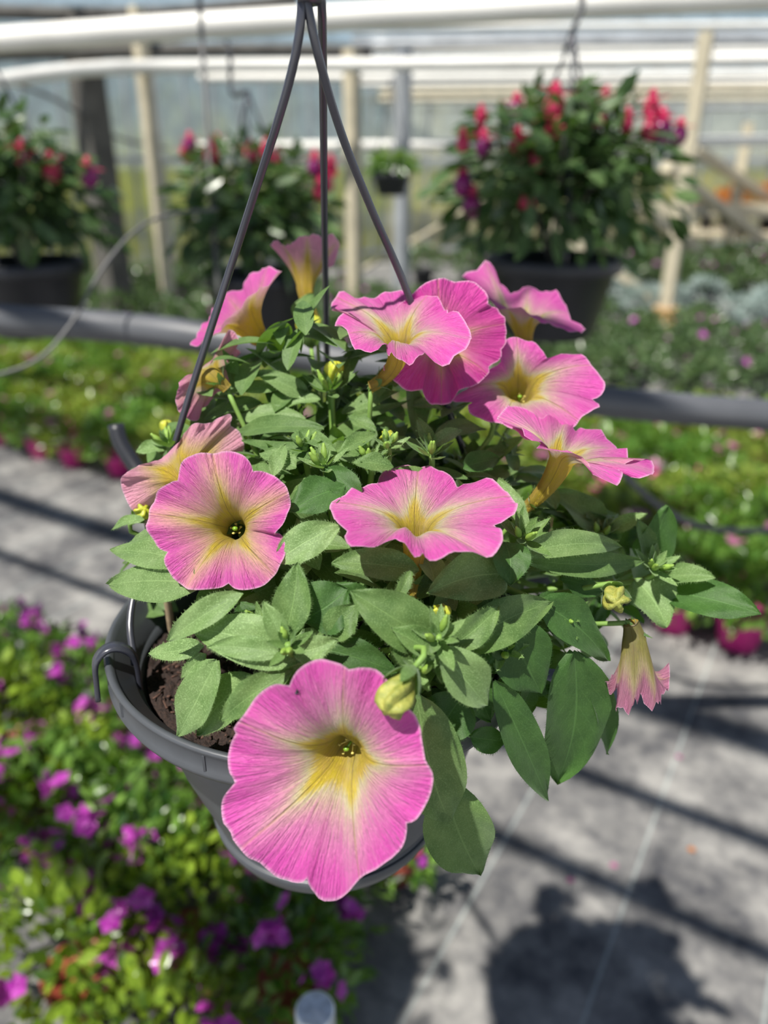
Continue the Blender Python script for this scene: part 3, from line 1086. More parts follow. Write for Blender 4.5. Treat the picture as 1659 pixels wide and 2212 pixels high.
fuchsia(1196, 552, 1.62, .138, .165, (.235, .205), 'large hanging fuchsia with crimson flowers in a black pot at the upper right', 21, 900,
        [(1040, 275, 1.1), (1045, 300, 1.2), (1115, 222, 1.3), (1200, 205, 1.6), (1180, 262, 1.1), (1118, 292, 1.2), (1165, 325, 1.4), (1000, 380, 1.4), (1020, 425, 1.5), (1295, 235, 1.1), (1410, 215, 1.3), (1430, 262, 1.7), (1470, 275, 1.2),
         (1405, 265, 1.2), (1355, 250, 1.1), (1150, 400, 1.5), (1135, 415, 1.2), (1205, 270, 1.0), (1000, 295, 1.0), (1310, 200, .9), (1040, 240, .9), (1250, 190, .9)],
        hook=[(1222, 110, 1.62), (1240, 60, 1.60), (1258, 10, 1.60), (1245, -60, 1.62)], fz=.40)
fuchsia(560, 585, 2.05, .150, .17, (.205, .205), 'hanging fuchsia with dull pink flowers behind the left hanger arm', 22, 760,
        [(455, 318, 1.6), (410, 300, 1.2), (400, 320, 1.2), (540, 318, 1.3), (680, 345, 1.5), (700, 375, 1.8), (690, 400, 1.4), (575, 315, 1.3), (715, 350, 1.3), (600, 330, 1.0), (470, 300, 1.0)],
        hook=[(500, 200, 2.1), (497, 120, 2.1), (490, 90, 2.1)], fz=.42)
fuchsia(52, 560, 1.75, .130, .165, (.20, .20), 'hanging fuchsia with crimson flowers cut off by the left edge', 23, 700,
        [(108, 350, 1.6), (190, 362, 1.5), (45, 320, 1.4), (22, 305, 1.0), (60, 315, 1.0)], fz=.42)
r = fuchsia(845, 372, 4.6, .115, .13, (.14, .075), 'small distant hanging pot of fresh green leaves between the hanger arm and the right fuchsia', 24, 260, [], fz=.5)
for ch_ in r.children:
    if ch_.name.startswith('foliage'):
        ch_.data.materials[0] = M['bed_leaf']

# overhead pipes the baskets hang from, and roof bars; they throw soft bars of shade on the floor
BASE = Vector((-.039, .402, 1.86))
for k, off in enumerate((0.0, 0.25)):
    base_ = BASE - W * off
    o = tube_obj('carrying_pipe', [base_ - U * 5, base_ + U * 5], .022, M['grey_metal'], seg=14)
    tag(o, ['grey overhead pipe that carries the petunia basket', 'second grey overhead pipe beside the one carrying the basket'][k], 'pipe')
for k, (wg, wd) in enumerate(((1.62, .07), (2.05, .10), (2.5, .06), (.62, .04))):
    z_ = 2.7
    q = W * (wg - z_ * Vector((.35, .41, 0)).dot(W)) + Vector((0, 0, z_))
    struct(beam('trim_%d' % (k + 1), q - U * 7, q + U * 7, wd, .08, M['grey_metal']))
nb_ = Vector((-.47, .36, 1.15))  # unseen pot with foliage, added out of frame to cast shade on the floor
rg_ = random.Random(5)
nroot = empty('added_shade_plant', nb_ + Vector((0, 0, -.15)))
tag(nroot, 'unseen hanging pot added beyond the left edge to shade the floor at the bottom', 'plant')
bm = bmesh.new()
add_lathe(bm, nb_, [(0, -.15), (.08, -.15), (.125, 0), (.118, 0), (.10, -.03), (0, -.03)], 32, closed=False)
obj('plant_pot', bm, M['black'], nroot)
bb = bush_bm(rg_, .17, .15, .11, .03, 420, .04, .45, droop=.3, inner=.3)
for v in bb.verts: v.co += nb_
obj('foliage', bb, M['mid_leaf'], nroot)
tube_obj('hanger_wire', [nb_, nb_ + Vector((0, 0, .71))], .002, M['hanger'], nroot, 6)

# ------------------------------------------------------------------ the hanging basket
basket = empty('hanging_pot', POTC + Vector((0, 0, -0.157)))
tag(basket, 'dark grey plastic hanging pot with built-in saucer holding the pink petunia', 'pot')
prof = [(0.0, -0.157), (0.055, -0.158), (0.066, -0.156), (0.0735, -0.150), (0.0775, -0.142), (0.0785, -0.1365), (0.0775, -0.1355), (0.0765, -0.136),
        (0.0765, -0.133), (0.0850, -0.108), (0.0945, -0.080), (0.1025, -0.050), (0.1085, -0.026), (0.1100, -0.0185), (0.1235, -0.0180), (0.1262, -0.0172), (0.1272, -0.0150), (0.1275, -0.0135),
        (0.1262, -0.0120), (0.1262, -0.0030), (0.1272, -0.0012), (0.1275, 0.0), (0.1262, 0.0012), (0.1240, 0.0008), (0.1225, -0.003),
        (0.1130, -0.012), (0.1095, -0.024), (0.1000, -0.050), (0.080, -0.110), (0.072, -0.140), (0.0, -0.142)]
bm = bmesh.new()
add_lathe(bm, POTC, prof, 128, closed=False)
bmesh.ops.remove_doubles(bm, verts=bm.verts, dist=1e-5)
obj('pot_body', bm, M['pot'], basket)
for k in range(12):
    a = 2 * PI * k / 12 + 0.13
    r_ = Vector((math.cos(a), math.sin(a), 0))
    bm = bmesh.new()
    add_box_between(bm, POTC + r_ * 0.1263 + Vector((0, 0, -0.0028)), POTC + r_ * 0.1263 + Vector((0, 0, -0.0122)), 0.0012, 0.0012)
    obj('rim_notch', bm, M['pot'], basket, smooth=False)

hg = empty('pot_hanger', P(667, -30, 0.333))
tag(hg, 'three-armed dark grey plastic hanger clipped to the petunia pot rim', 'hanger')
arms = [
    [(652, -30, .333), (650, 40, .336), (636, 130, .345), (600, 262, .362), (520, 510, .402), (455, 712, .425), (388, 925, .446), (318, 1180, .462), (282, 1330, .452)],
    [(690, -30, .334), (696, 40, .345), (699, 300, .42), (703, 600, .50), (712, 900, .562)],
    [(660, -30, .333), (668, 30, .336), (690, 130, .347), (738, 290, .372), (806, 460, .40), (880, 632, .43), (985, 930, .475), (1035, 1060, .492), (1072, 1200, .505)],
]
ARM_ORDER = (202, 86, 22)
for a, ca in zip(arms, ARM_ORDER):
    bm = bmesh.new()
    ca = math.radians(ca)
    path = catmull([P(*q) for q in a] + [POTC + Vector((math.cos(ca) * .1115, math.sin(ca) * .1115, -0.004))], 60)
    add_tube(bm, path, 0.00205, 12)
    obj('hanger_arm', bm, M['hanger'], hg)
bm = bmesh.new()
top = P(668, -30, .333)
add_tube(bm, [P(668, 6, .3335), top + Vector((0, 0, 0.01)), top + Vector((0, 0, 0.03))], lambda t: 0.0052 - 0.001 * t, 14)
obj('hanger_head', bm, M['hanger'], hg)
HOOK = top + Vector((0, 0, 0.03))
bm = bmesh.new()
add_tube(bm, catmull([HOOK, HOOK + Vector((0, 0, 0.25)), HOOK + Vector((0, 0, 0.53))], 12), 0.002, 8)
obj('hanger_wire', bm, M['hanger'], hg)
# clips where each arm grips the rim
for ang in ARM_ORDER:
    a = math.radians(ang)
    rd = Vector((math.cos(a), math.sin(a), 0))
    tg = Vector((-math.sin(a), math.cos(a), 0))
    bm = bmesh.new()
    c0 = POTC
    pth = [c0 + rd * 0.1105 + Vector((0, 0, -0.022)), c0 + rd * 0.1110 + Vector((0, 0, 0.000)), c0 + rd * 0.1165 + Vector((0, 0, 0.0085)),
           c0 + rd * 0.1245 + Vector((0, 0, 0.0100)), c0 + rd * 0.1315 + Vector((0, 0, 0.0030)), c0 + rd * 0.1330 + Vector((0, 0, -0.010)), c0 + rd * 0.1338 + Vector((0, 0, -0.021))]
    pp = catmull(pth, 26)
    for off in (0,):
        rings = []
        for i, p in enumerate(pp):
            t = (pp[min(i + 1, 25)] - pp[max(i - 1, 0)]).normalized()
            nn = tg.cross(t).normalized()
            hw, th = 0.0042, 0.0015
            rings.append([bm.verts.new(p + tg * (x * hw) + nn * (y * th)) for x, y in ((-1, -.5), (-.8, -1), (.8, -1), (1, -.5), (1, .5), (.8, 1), (-.8, 1), (-1, .5))])
        for r1, r2 in zip(rings, rings[1:]):
            for k in range(8):
                bm.faces.new((r1[k], r1[(k + 1) % 8], r2[(k + 1) % 8], r2[k]))
        bm.faces.new(rings[0][::-1]); bm.faces.new(rings[-1])
    obj('rim_clip', bm, M['hanger'], hg)

# soil
bm = bmesh.new()
NR, NA = 90, 260
SZ = -0.024
rows = []
for i in range(NR + 1):
    r_ = 0.1065 * i / NR
    row = []
    for k in range(NA):
        a = 2 * PI * k / NA
        x, y = r_ * math.cos(a), r_ * math.sin(a)
        z = SZ + 0.007 * noise.noise(Vector((x * 60, y * 60, 1))) + 0.004 * noise.noise(Vector((x * 190, y * 190, 5))) + 0.0025 * noise.noise(Vector((x * 500, y * 500, 5)))
        row.append(bm.verts.new(POTC + Vector((x, y, z))))
    rows.append(row)
for i in range(NR):
    for k in range(NA):
        bm.faces.new((rows[i][k], rows[i + 1][k], rows[i + 1][(k + 1) % NA], rows[i][(k + 1) % NA]))
bmesh.ops.remove_doubles(bm, verts=bm.verts, dist=1e-6)
soil = obj('potting_soil', bm, M['soil'])
tag(soil, 'dark brown potting soil filling the grey hanging pot', 'soil', kind='stuff')
bm = bmesh.new()
for _ in range(1100):
    a = R.uniform(0, 2 * PI)
    r_ = 0.103 * math.sqrt(R.random())
    c = POTC + Vector((r_ * math.cos(a), r_ * math.sin(a), SZ + R.uniform(-0.001, 0.0055)))
    d = Vector((R.gauss(0, 1), R.gauss(0, 1), R.gauss(0, 0.35))).normalized()
    ln = R.uniform(0.0006, 0.0032) * (1.8 if R.random() < .06 else 1)
    add_box_between(bm, c - d * ln, c + d * ln, R.uniform(0.0004, 0.0016), R.uniform(0.0004, 0.0012))
ch = obj('bark_chips', bm, M['bark'])
tag(ch, 'reddish brown bark shreds scattered over the potting soil', 'bark', kind='stuff')
st = tube_obj('support_cane', [P(355, 1262, .462), P(362, 1300, .470), P(372, 1372, .486)], 0.0024, M['cane'])
tag(st, 'short dry tan cane stuck in the soil under the left leaves', 'stick')
dh = tube_obj('drip_hose', [P(250, 918, .60), P(262, 960, .60), P(300, 1020, .60), P(360, 1110, .595), P(440, 1230, .58)], 0.0062, M['black'], seg=16, n=30)
tag(dh, 'blunt black drip hose end sticking up behind the left petunia flowers', 'hose')

# ------------------------------------------------------------------ flowers
Z = (460, 1400, 0.3014)
F1 = lobes_px([
    [(556, 258), (480, 252), (380, 290), (290, 370), (235, 460), (150, 570), (163, 610), (115, 700), (100, 790), (120, 880), (160, 960)],
    [(160, 960), (80, 1060), (50, 1150), (70, 1250), (125, 1320), (150, 1380), (240, 1470), (330, 1550), (440, 1640), (560, 1680), (640, 1670), (680, 1640)],
    [(680, 1640), (700, 1720), (760, 1800), (830, 1822), (920, 1800), (990, 1720), (1065, 1635), (1190, 1570), (1300, 1500), (1370, 1400), (1390, 1300), (1390, 1250)],
    [(1390, 1250), (1470, 1210), (1540, 1100), (1575, 980), (1570, 880), (1525, 800), (1510, 745), (1495, 650), (1480, 560), (1430, 450), (1370, 400), (1330, 372)],
    [(1330, 372), (1290, 290), (1240, 220), (1150, 155), (1060, 133), (970, 150), (930, 115), (850, 92), (770, 84), (690, 100), (620, 145), (580, 195), (556, 258)]], *Z)
fl1 = flower(F1, (722, 1668), .328, (-.17, -.12, 1), .020, .0088, (800, 1545, .350), nt=26, seed=1, ripple=.0012, label='largest bloom, wide open at the front of the pot')
Z = (200, 880, 0.3014)
F2 = lobes_px([
    [(612, 525), (605, 450), (640, 390), (720, 345), (800, 330), (858, 325), (930, 310), (1010, 315), (1090, 350), (1135, 400), (1148, 455)],
    [(1148, 455), (1220, 455), (1300, 490), (1370, 545), (1398, 580), (1412, 660), (1400, 760), (1360, 850), (1300, 910)],
    [(1300, 910), (1345, 905), (1378, 980), (1375, 1080), (1330, 1170), (1285, 1220), (1230, 1270), (1120, 1308), (1020, 1300), (975, 1262)],
    [(975, 1262), (930, 1285), (830, 1305), (720, 1308), (665, 1295), (600, 1250), (545, 1170), (525, 1090), (530, 1035)],
    [(530, 1035), (470, 1010), (420, 930), (393, 850), (400, 770), (405, 720), (440, 640), (510, 570), (580, 532), (612, 525)]], *Z)
flower(F2, (484, 1132), .368, (-.05, .12, 1), .018, .0062, (520, 1165, .41), nt=22, seed=2, ripple=.0022, vfold=.0035, mat='petal_pale', label='bloom at the left with a broad yellow star in its throat')
Z = (660, 980, 0.3255)
F4 = lobes_px([
    [(475, 185), (490, 150), (570, 105), (660, 75), (745, 70), (840, 90), (930, 130), (990, 175), (1015, 215)],
    [(1015, 215), (1100, 195), (1225, 182), (1330, 240), (1405, 325), (1390, 400), (1320, 445), (1255, 455)],
    [(1255, 455), (1300, 510), (1308, 590), (1260, 650), (1190, 672), (1060, 655), (960, 685), (870, 703), (800, 680), (780, 650)],
    [(780, 650), (740, 682), (690, 650), (610, 560), (560, 562), (470, 600), (360, 640), (280, 610), (258, 550), (275, 495)],
    [(275, 495), (210, 465), (165, 380), (165, 315), (240, 288), (330, 235), (420, 195), (475, 185)]], *Z)
flower(F4, (898, 1102), .368, (0, .88, .47), .012, .0066, (884, 1290, .374), nt=22, seed=3, ripple=.0012, vfold=.0032, hairs=260, label='bloom seen from the side above its upright yellow tube')
Z = (680, 560, 0.3978)
F5 = lobes_px([
    [(185, 285), (120, 290), (88, 260), (100, 220), (160, 193), (230, 200), (300, 190), (360, 205)],
    [(360, 205), (420, 185), (500, 185), (555, 205), (620, 205), (680, 230), (720, 270), (722, 300)],
    [(722, 300), (790, 320), (840, 370), (852, 450), (820, 500), (740, 540), (720, 555), (640, 545), (600, 520)],
    [(600, 520), (570, 545), (500, 550), (430, 535), (392, 500), (388, 470)],
    [(388, 470), (340, 508), (270, 500), (200, 450), (170, 395), (115, 360), (108, 330), (150, 300), (185, 285)]], *Z)
flower(F5, (855, 700), .408, (-.12, .80, .56), .012, .0062, (802, 835, .432), nt=20, seed=4, ripple=.0018, vfold=.0042, hairs=160, label='topmost bloom facing up in front of the deep pink one')
F6 = lobes_px([
    [(420, 330), (450, 250), (520, 195), (600, 130), (700, 105), (750, 112), (850, 115), (910, 160), (938, 215), (935, 245)],
    [(935, 245), (1000, 270), (1035, 350), (1045, 430), (1030, 470), (1010, 492)],
    [(1010, 492), (1010, 540), (950, 580), (940, 620), (880, 680), (780, 715)],
    [(780, 715), (740, 780), (680, 792), (610, 770), (578, 715)],
    [(578, 715), (500, 710), (420, 650), (365, 600), (400, 540), (410, 430), (420, 330)]], *Z)
flower(F6, (965, 735), .436, (.25, .12, .96), .014, .0062, (960, 790, .49), nt=20, seed=5, ripple=.0014, vfold=.004, mat='petal_deep', label='deep pink bloom half hidden behind the topmost one')
F9 = lobes_px([
    [(1010, 555), (1010, 480), (1060, 425), (1130, 430), (1200, 460), (1262, 532)],
    [(1262, 532), (1340, 512), (1460, 530), (1520, 590), (1570, 660), (1570, 720), (1530, 752), (1510, 756)],
    [(1510, 756), (1552, 790), (1500, 830), (1450, 860), (1410, 905), (1340, 940), (1250, 965)],
    [(1250, 965), (1150, 980), (1080, 930), (1000, 885), (900, 870), (838, 830), (832, 790)],
    [(832, 790), (860, 768), (790, 782), (745, 770), (800, 720), (900, 640), (1010, 555)]], *Z)
flower(F9, (1128, 812), .452, (-.1, .42, .9), .018, .0078, (1110, 905, .49), nt=20, seed=6, ripple=.0012, label='right-hand bloom facing the camera, half in shade')
Z = (1000, 560, 0.3972)
F10 = lobes_px([
    [(430, 990), (390, 1000), (330, 975), (290, 905), (190, 868), (215, 830), (290, 797), (370, 820), (430, 850)],
    [(430, 850), (520, 860), (580, 885), (605, 915), (640, 915)],
    [(640, 915), (720, 940), (800, 985), (860, 1030), (905, 1085), (880, 1105)],
    [(880, 1105), (980, 1100), (1035, 1110), (1045, 1145), (1010, 1190), (940, 1180), (870, 1130), (850, 1130)],
    [(850, 1130), (862, 1180), (845, 1222), (790, 1205), (720, 1160), (680, 1110), (600, 1070), (500, 1050), (430, 1040), (405, 1015), (430, 990)]], *Z)
flower(F10, (1228, 958), .400, (.28, .88, .40), .010, .0066, (1138, 1096, .425), nt=20, seed=7, ripple=.0014, vfold=.003, hairs=200, label='bloom leaning out to the right on a slanting yellow tube')
Z = (200, 880, 0.3014)
F3 = lobes_px([
    [(530, 345), (600, 260), (680, 160), (740, 105), (800, 115), (860, 108)],
    [(860, 108), (960, 45), (995, 60), (990, 130), (1050, 170), (1080, 260), (1085, 330)],
    [(1085, 330), (1000, 440), (880, 540), (760, 640), (680, 720)],
    [(680, 720), (560, 830), (450, 900), (400, 880), (345, 810), (260, 700), (210, 590)],
    [(210, 590), (200, 500), (240, 465), (300, 435), (400, 392), (480, 370), (530, 345)]], *Z)
flower(F3, (388, 1010), .430, (-.36, .30, -.85), .018, .0060, (440, 1090, .405), nt=20, seed=8, ripple=.0015, mat='petal_yb', centre=False, label='bloom turned away at the left, showing its pale back')
Z = (360, 480, 0.3014)
F12 = lobes_px([
    [(830, 355, .0), (780, 335, .012), (700, 325, .022), (620, 360, .030), (560, 425, .034)],
    [(560, 425, .034), (510, 485, .034), (430, 510, .036), (370, 590, .034), (320, 640, .030)],
    [(320, 640, .030), (280, 720, .022), (215, 810, .012), (170, 875, .002), (190, 893, -.002)],
    [(190, 893, -.002), (260, 850, -.010), (320, 800, -.016), (380, 770, -.020), (440, 680, -.022)],
    [(440, 680, -.022), (520, 600, -.022), (640, 500, -.020), (740, 420, -.012), (790, 385, -.006), (830, 355, .0)]], *Z)
flower(F12, (508, 665), .485, (-.60, .76, .05), .022, .0066, (594, 724, .485), nt=16, seed=9, ripple=.001, mat='petal_yb', centre=False, vfold=.001, label='bloom seen edge on at the upper left with a bright yellow tube')
F11 = lobes_px([
    [(740, 150, -.006), (790, 140, -.010), (860, 175, -.014), (900, 140, -.016)],
    [(900, 140, -.016), (960, 105, -.018), (1020, 88, -.016), (1090, 100, -.012), (1110, 108, -.010)],
    [(1110, 108, -.010), (1180, 92, -.004), (1225, 120, .002), (1238, 180, .008), (1200, 300, .012)],
    [(1200, 300, .012), (1150, 340, .022), (1080, 330, .028), (1000, 280, .028)],
    [(1000, 280, .028), (900, 240, .024), (820, 200, .012), (760, 190, .0), (740, 150, -.006)]], *Z)
flower(F11, (660, 560), .53, (-.02, .96, -.25), .020, .0060, (682, 690, .525), nt=16, seed=10, ripple=.001, mat='petal_pale', centre=False, label='cup-shaped bloom at the top behind the middle hanger arm')
F13 = lobes_px([
    [(380, 930), (420, 800), (455, 768), (495, 790), (512, 840), (500, 905)],
    [(500, 905), (538, 935), (490, 975), (465, 1030), (470, 1100), (435, 1185), (365, 1220)],
    [(365, 1220), (310, 1290), (250, 1345), (240, 1400), (200, 1425), (165, 1418)],
    [(165, 1418), (110, 1380), (75, 1340), (68, 1250), (85, 1150)],
    [(85, 1150), (150, 1095), (215, 1070), (300, 1010), (380, 930)]], *Z)
flower(F13, (448, 815), .450, (-.50, .15, -.85), .010, .0055, (490, 840, .440), nt=16, seed=11, ripple=.0015, centre=False, label='small bloom behind the left hanger arm')
Z = (680, 560, 0.3978)
F8 = lobes_px([
    [(860, 120, .018), (800, 92, .012), (820, 68, .012), (880, 60, .012), (930, 18, .012), (975, 45, .016), (1000, 110, .018), (1060, 190, .022)],
    [(1060, 190, .022), (1100, 170, .028), (1160, 155, .032), (1240, 165, .032), (1310, 178, .028)],
    [(1310, 178, .028), (1365, 245, .020), (1390, 330, .010), (1450, 350, .006), (1472, 375, .0), (1450, 402, -.006)],
    [(1450, 402, -.006), (1370, 385, -.012), (1290, 370, -.016), (1200, 320, -.018), (1120, 275, -.018)],
    [(1120, 275, -.018), (1040, 262, -.012), (980, 250, -.004), (920, 190, .006), (860, 120, .018)]], *Z)
flower(F8, (1130, 655), .508, (-.05, .95, .12), .020, .0062, (1150, 765, .50), nt=16, seed=12, ripple=.001, centre=False, label='bloom at the upper right before the big black pot')
Z = (1000, 960, 0.3972)
F14 = lobes_px([
    [(772, 1285, -.004), (800, 1345, -.010), (838, 1335, -.014), (830, 1440, -.014)],
    [(830, 1440, -.014), (890, 1447, -.016), (935, 1415, -.014), (958, 1365, -.010)],
    [(958, 1365, -.010), (995, 1420, -.012), (1060, 1425, -.010), (1080, 1365, -.004)],
    [(1080, 1365, -.004), (1110, 1345, .0), (1122, 1215, .008), (1040, 1260, .014)],
    [(1040, 1260, .014), (950, 1290, .016), (860, 1290, .014), (800, 1260, .004), (772, 1285, -.004)]], *Z)
flower(F14, (1378, 1492), .405, (.06, -1, .05), .026, .0062, (1362, 1345, .405), nt=14, seed=13, ripple=.0022, vfold=.004, mat='petal_wilt', centre=False, r0=.0040, label='wilted bloom hanging down at the right')

# ------------------------------------------------------------------ leaves
# (base px, tip px, width px, lift towards the camera in mm, material, bend, fold)
LV = [
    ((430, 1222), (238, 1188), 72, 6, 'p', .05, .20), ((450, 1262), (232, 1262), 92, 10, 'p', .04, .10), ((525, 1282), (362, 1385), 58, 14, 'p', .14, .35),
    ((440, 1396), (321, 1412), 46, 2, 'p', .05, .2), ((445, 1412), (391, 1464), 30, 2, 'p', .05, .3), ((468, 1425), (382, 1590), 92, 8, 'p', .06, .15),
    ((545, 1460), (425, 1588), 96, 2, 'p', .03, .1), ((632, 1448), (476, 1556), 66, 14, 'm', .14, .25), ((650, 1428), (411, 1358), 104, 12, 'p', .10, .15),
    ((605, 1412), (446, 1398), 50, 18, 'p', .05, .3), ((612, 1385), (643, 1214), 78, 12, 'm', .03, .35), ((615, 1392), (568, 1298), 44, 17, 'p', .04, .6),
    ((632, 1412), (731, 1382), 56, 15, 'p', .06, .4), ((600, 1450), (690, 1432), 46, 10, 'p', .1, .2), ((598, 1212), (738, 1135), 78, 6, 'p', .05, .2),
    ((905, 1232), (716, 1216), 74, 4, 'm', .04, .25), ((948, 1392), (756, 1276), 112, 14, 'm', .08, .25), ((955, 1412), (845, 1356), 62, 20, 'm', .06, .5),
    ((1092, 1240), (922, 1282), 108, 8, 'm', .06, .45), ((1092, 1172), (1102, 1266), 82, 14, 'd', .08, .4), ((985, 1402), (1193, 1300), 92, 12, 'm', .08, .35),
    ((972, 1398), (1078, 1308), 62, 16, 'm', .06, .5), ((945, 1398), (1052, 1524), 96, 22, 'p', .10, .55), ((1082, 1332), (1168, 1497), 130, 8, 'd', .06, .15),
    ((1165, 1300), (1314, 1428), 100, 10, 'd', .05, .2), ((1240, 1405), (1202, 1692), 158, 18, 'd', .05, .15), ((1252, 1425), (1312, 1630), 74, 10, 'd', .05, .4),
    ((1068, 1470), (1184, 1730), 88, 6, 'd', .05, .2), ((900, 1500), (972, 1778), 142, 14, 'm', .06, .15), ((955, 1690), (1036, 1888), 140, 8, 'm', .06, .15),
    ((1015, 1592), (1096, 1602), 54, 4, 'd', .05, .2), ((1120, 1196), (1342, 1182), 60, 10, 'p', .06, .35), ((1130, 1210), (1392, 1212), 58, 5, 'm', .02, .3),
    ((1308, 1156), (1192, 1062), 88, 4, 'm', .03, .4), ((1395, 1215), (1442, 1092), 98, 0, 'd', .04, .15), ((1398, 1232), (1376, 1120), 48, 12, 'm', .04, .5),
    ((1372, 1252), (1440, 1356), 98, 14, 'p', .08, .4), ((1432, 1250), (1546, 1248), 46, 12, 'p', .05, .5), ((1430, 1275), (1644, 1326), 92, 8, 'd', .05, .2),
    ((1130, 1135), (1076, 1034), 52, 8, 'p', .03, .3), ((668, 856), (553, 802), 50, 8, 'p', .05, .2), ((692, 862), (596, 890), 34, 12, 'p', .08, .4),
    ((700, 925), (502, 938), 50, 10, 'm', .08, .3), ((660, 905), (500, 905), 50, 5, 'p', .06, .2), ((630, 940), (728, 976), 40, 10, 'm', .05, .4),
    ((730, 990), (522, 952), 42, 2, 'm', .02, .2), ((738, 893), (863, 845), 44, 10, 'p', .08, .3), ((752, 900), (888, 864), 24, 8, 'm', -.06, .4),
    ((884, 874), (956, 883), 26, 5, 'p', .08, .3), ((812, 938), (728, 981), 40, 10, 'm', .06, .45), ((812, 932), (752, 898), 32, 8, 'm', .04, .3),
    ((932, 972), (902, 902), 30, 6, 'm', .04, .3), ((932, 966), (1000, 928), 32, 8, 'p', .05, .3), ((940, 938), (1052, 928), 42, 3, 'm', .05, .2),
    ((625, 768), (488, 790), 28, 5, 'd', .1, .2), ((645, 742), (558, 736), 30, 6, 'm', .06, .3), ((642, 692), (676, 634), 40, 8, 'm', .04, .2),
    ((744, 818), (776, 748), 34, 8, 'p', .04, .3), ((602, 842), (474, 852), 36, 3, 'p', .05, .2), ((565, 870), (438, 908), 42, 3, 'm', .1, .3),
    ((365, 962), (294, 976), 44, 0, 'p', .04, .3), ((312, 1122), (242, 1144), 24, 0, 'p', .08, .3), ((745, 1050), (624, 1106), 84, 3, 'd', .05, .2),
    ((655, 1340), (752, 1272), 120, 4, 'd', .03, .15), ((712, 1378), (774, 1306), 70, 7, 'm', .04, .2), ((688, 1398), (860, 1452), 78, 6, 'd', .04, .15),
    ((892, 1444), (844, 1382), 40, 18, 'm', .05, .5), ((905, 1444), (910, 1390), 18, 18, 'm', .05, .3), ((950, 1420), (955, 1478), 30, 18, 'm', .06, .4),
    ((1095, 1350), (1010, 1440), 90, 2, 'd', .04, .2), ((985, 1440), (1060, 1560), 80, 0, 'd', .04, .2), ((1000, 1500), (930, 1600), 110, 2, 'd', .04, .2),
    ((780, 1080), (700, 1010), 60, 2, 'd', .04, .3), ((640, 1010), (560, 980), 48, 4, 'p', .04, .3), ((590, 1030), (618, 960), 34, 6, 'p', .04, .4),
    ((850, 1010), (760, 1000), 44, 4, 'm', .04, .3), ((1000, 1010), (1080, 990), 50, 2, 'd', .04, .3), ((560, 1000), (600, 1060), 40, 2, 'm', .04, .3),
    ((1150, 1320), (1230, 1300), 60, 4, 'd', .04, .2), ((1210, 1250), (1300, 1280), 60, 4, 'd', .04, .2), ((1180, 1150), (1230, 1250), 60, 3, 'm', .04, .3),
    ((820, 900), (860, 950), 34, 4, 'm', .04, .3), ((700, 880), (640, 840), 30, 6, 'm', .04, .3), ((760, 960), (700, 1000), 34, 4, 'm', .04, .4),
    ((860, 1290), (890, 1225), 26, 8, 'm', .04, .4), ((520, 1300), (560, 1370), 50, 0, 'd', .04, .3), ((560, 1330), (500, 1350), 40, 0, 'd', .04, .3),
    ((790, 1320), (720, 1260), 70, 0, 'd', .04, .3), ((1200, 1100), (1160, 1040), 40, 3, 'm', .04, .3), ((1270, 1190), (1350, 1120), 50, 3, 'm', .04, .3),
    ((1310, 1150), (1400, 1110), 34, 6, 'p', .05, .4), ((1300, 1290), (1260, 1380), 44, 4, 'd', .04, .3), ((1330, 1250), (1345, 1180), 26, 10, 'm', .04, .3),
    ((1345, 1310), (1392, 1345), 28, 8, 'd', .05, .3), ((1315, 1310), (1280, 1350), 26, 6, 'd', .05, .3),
]
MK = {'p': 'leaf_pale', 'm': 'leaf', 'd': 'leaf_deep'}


def dsoft(px, py):
    d = dome(px, py)
    if py < 820:
        d = max(d, .455 + (820 - py) * .0004)
    return min(d, 0.60)


for i, (b, t_, wpx, lift, mk, bend, fold) in enumerate(LV):
    db = dsoft(*b) - lift * 0.001 + 0.002
    dt = dsoft(*t_) - lift * 0.001
    # keep a leaf from running too steeply in depth
    Lp = math.hypot(b[0] - t_[0], b[1] - t_[1]) * db / F
    dt = min(max(dt, db - 0.6 * Lp), db + 0.6 * Lp)
    B_, T_ = P(*b, db), P(*t_, dt)
    mid = (B_ + T_) / 2
    out = (mid - DOME_C).normalized()
    nrm = (CZ * 0.75 + out * 0.35 + Vector((0, 0, 0.45)) + Vector((R.uniform(-.25, .25), R.uniform(-.15, .15), R.uniform(-.15, .15)))).normalized()
    bm = bmesh.new()
    add_leaf(bm, B_, T_, wpx * (db + dt) / 2 / F * 1.12, nrm, bend, fold, R.uniform(-.2, .2), hair=150 if b[1] > 1000 else 70, nl=16, nw=8,
             shape=R.uniform(.72, .92), side=R.uniform(-.05, .05), wave=0.5, seed=i)
    obj('leaf', bm, M[MK[mk]], plant)


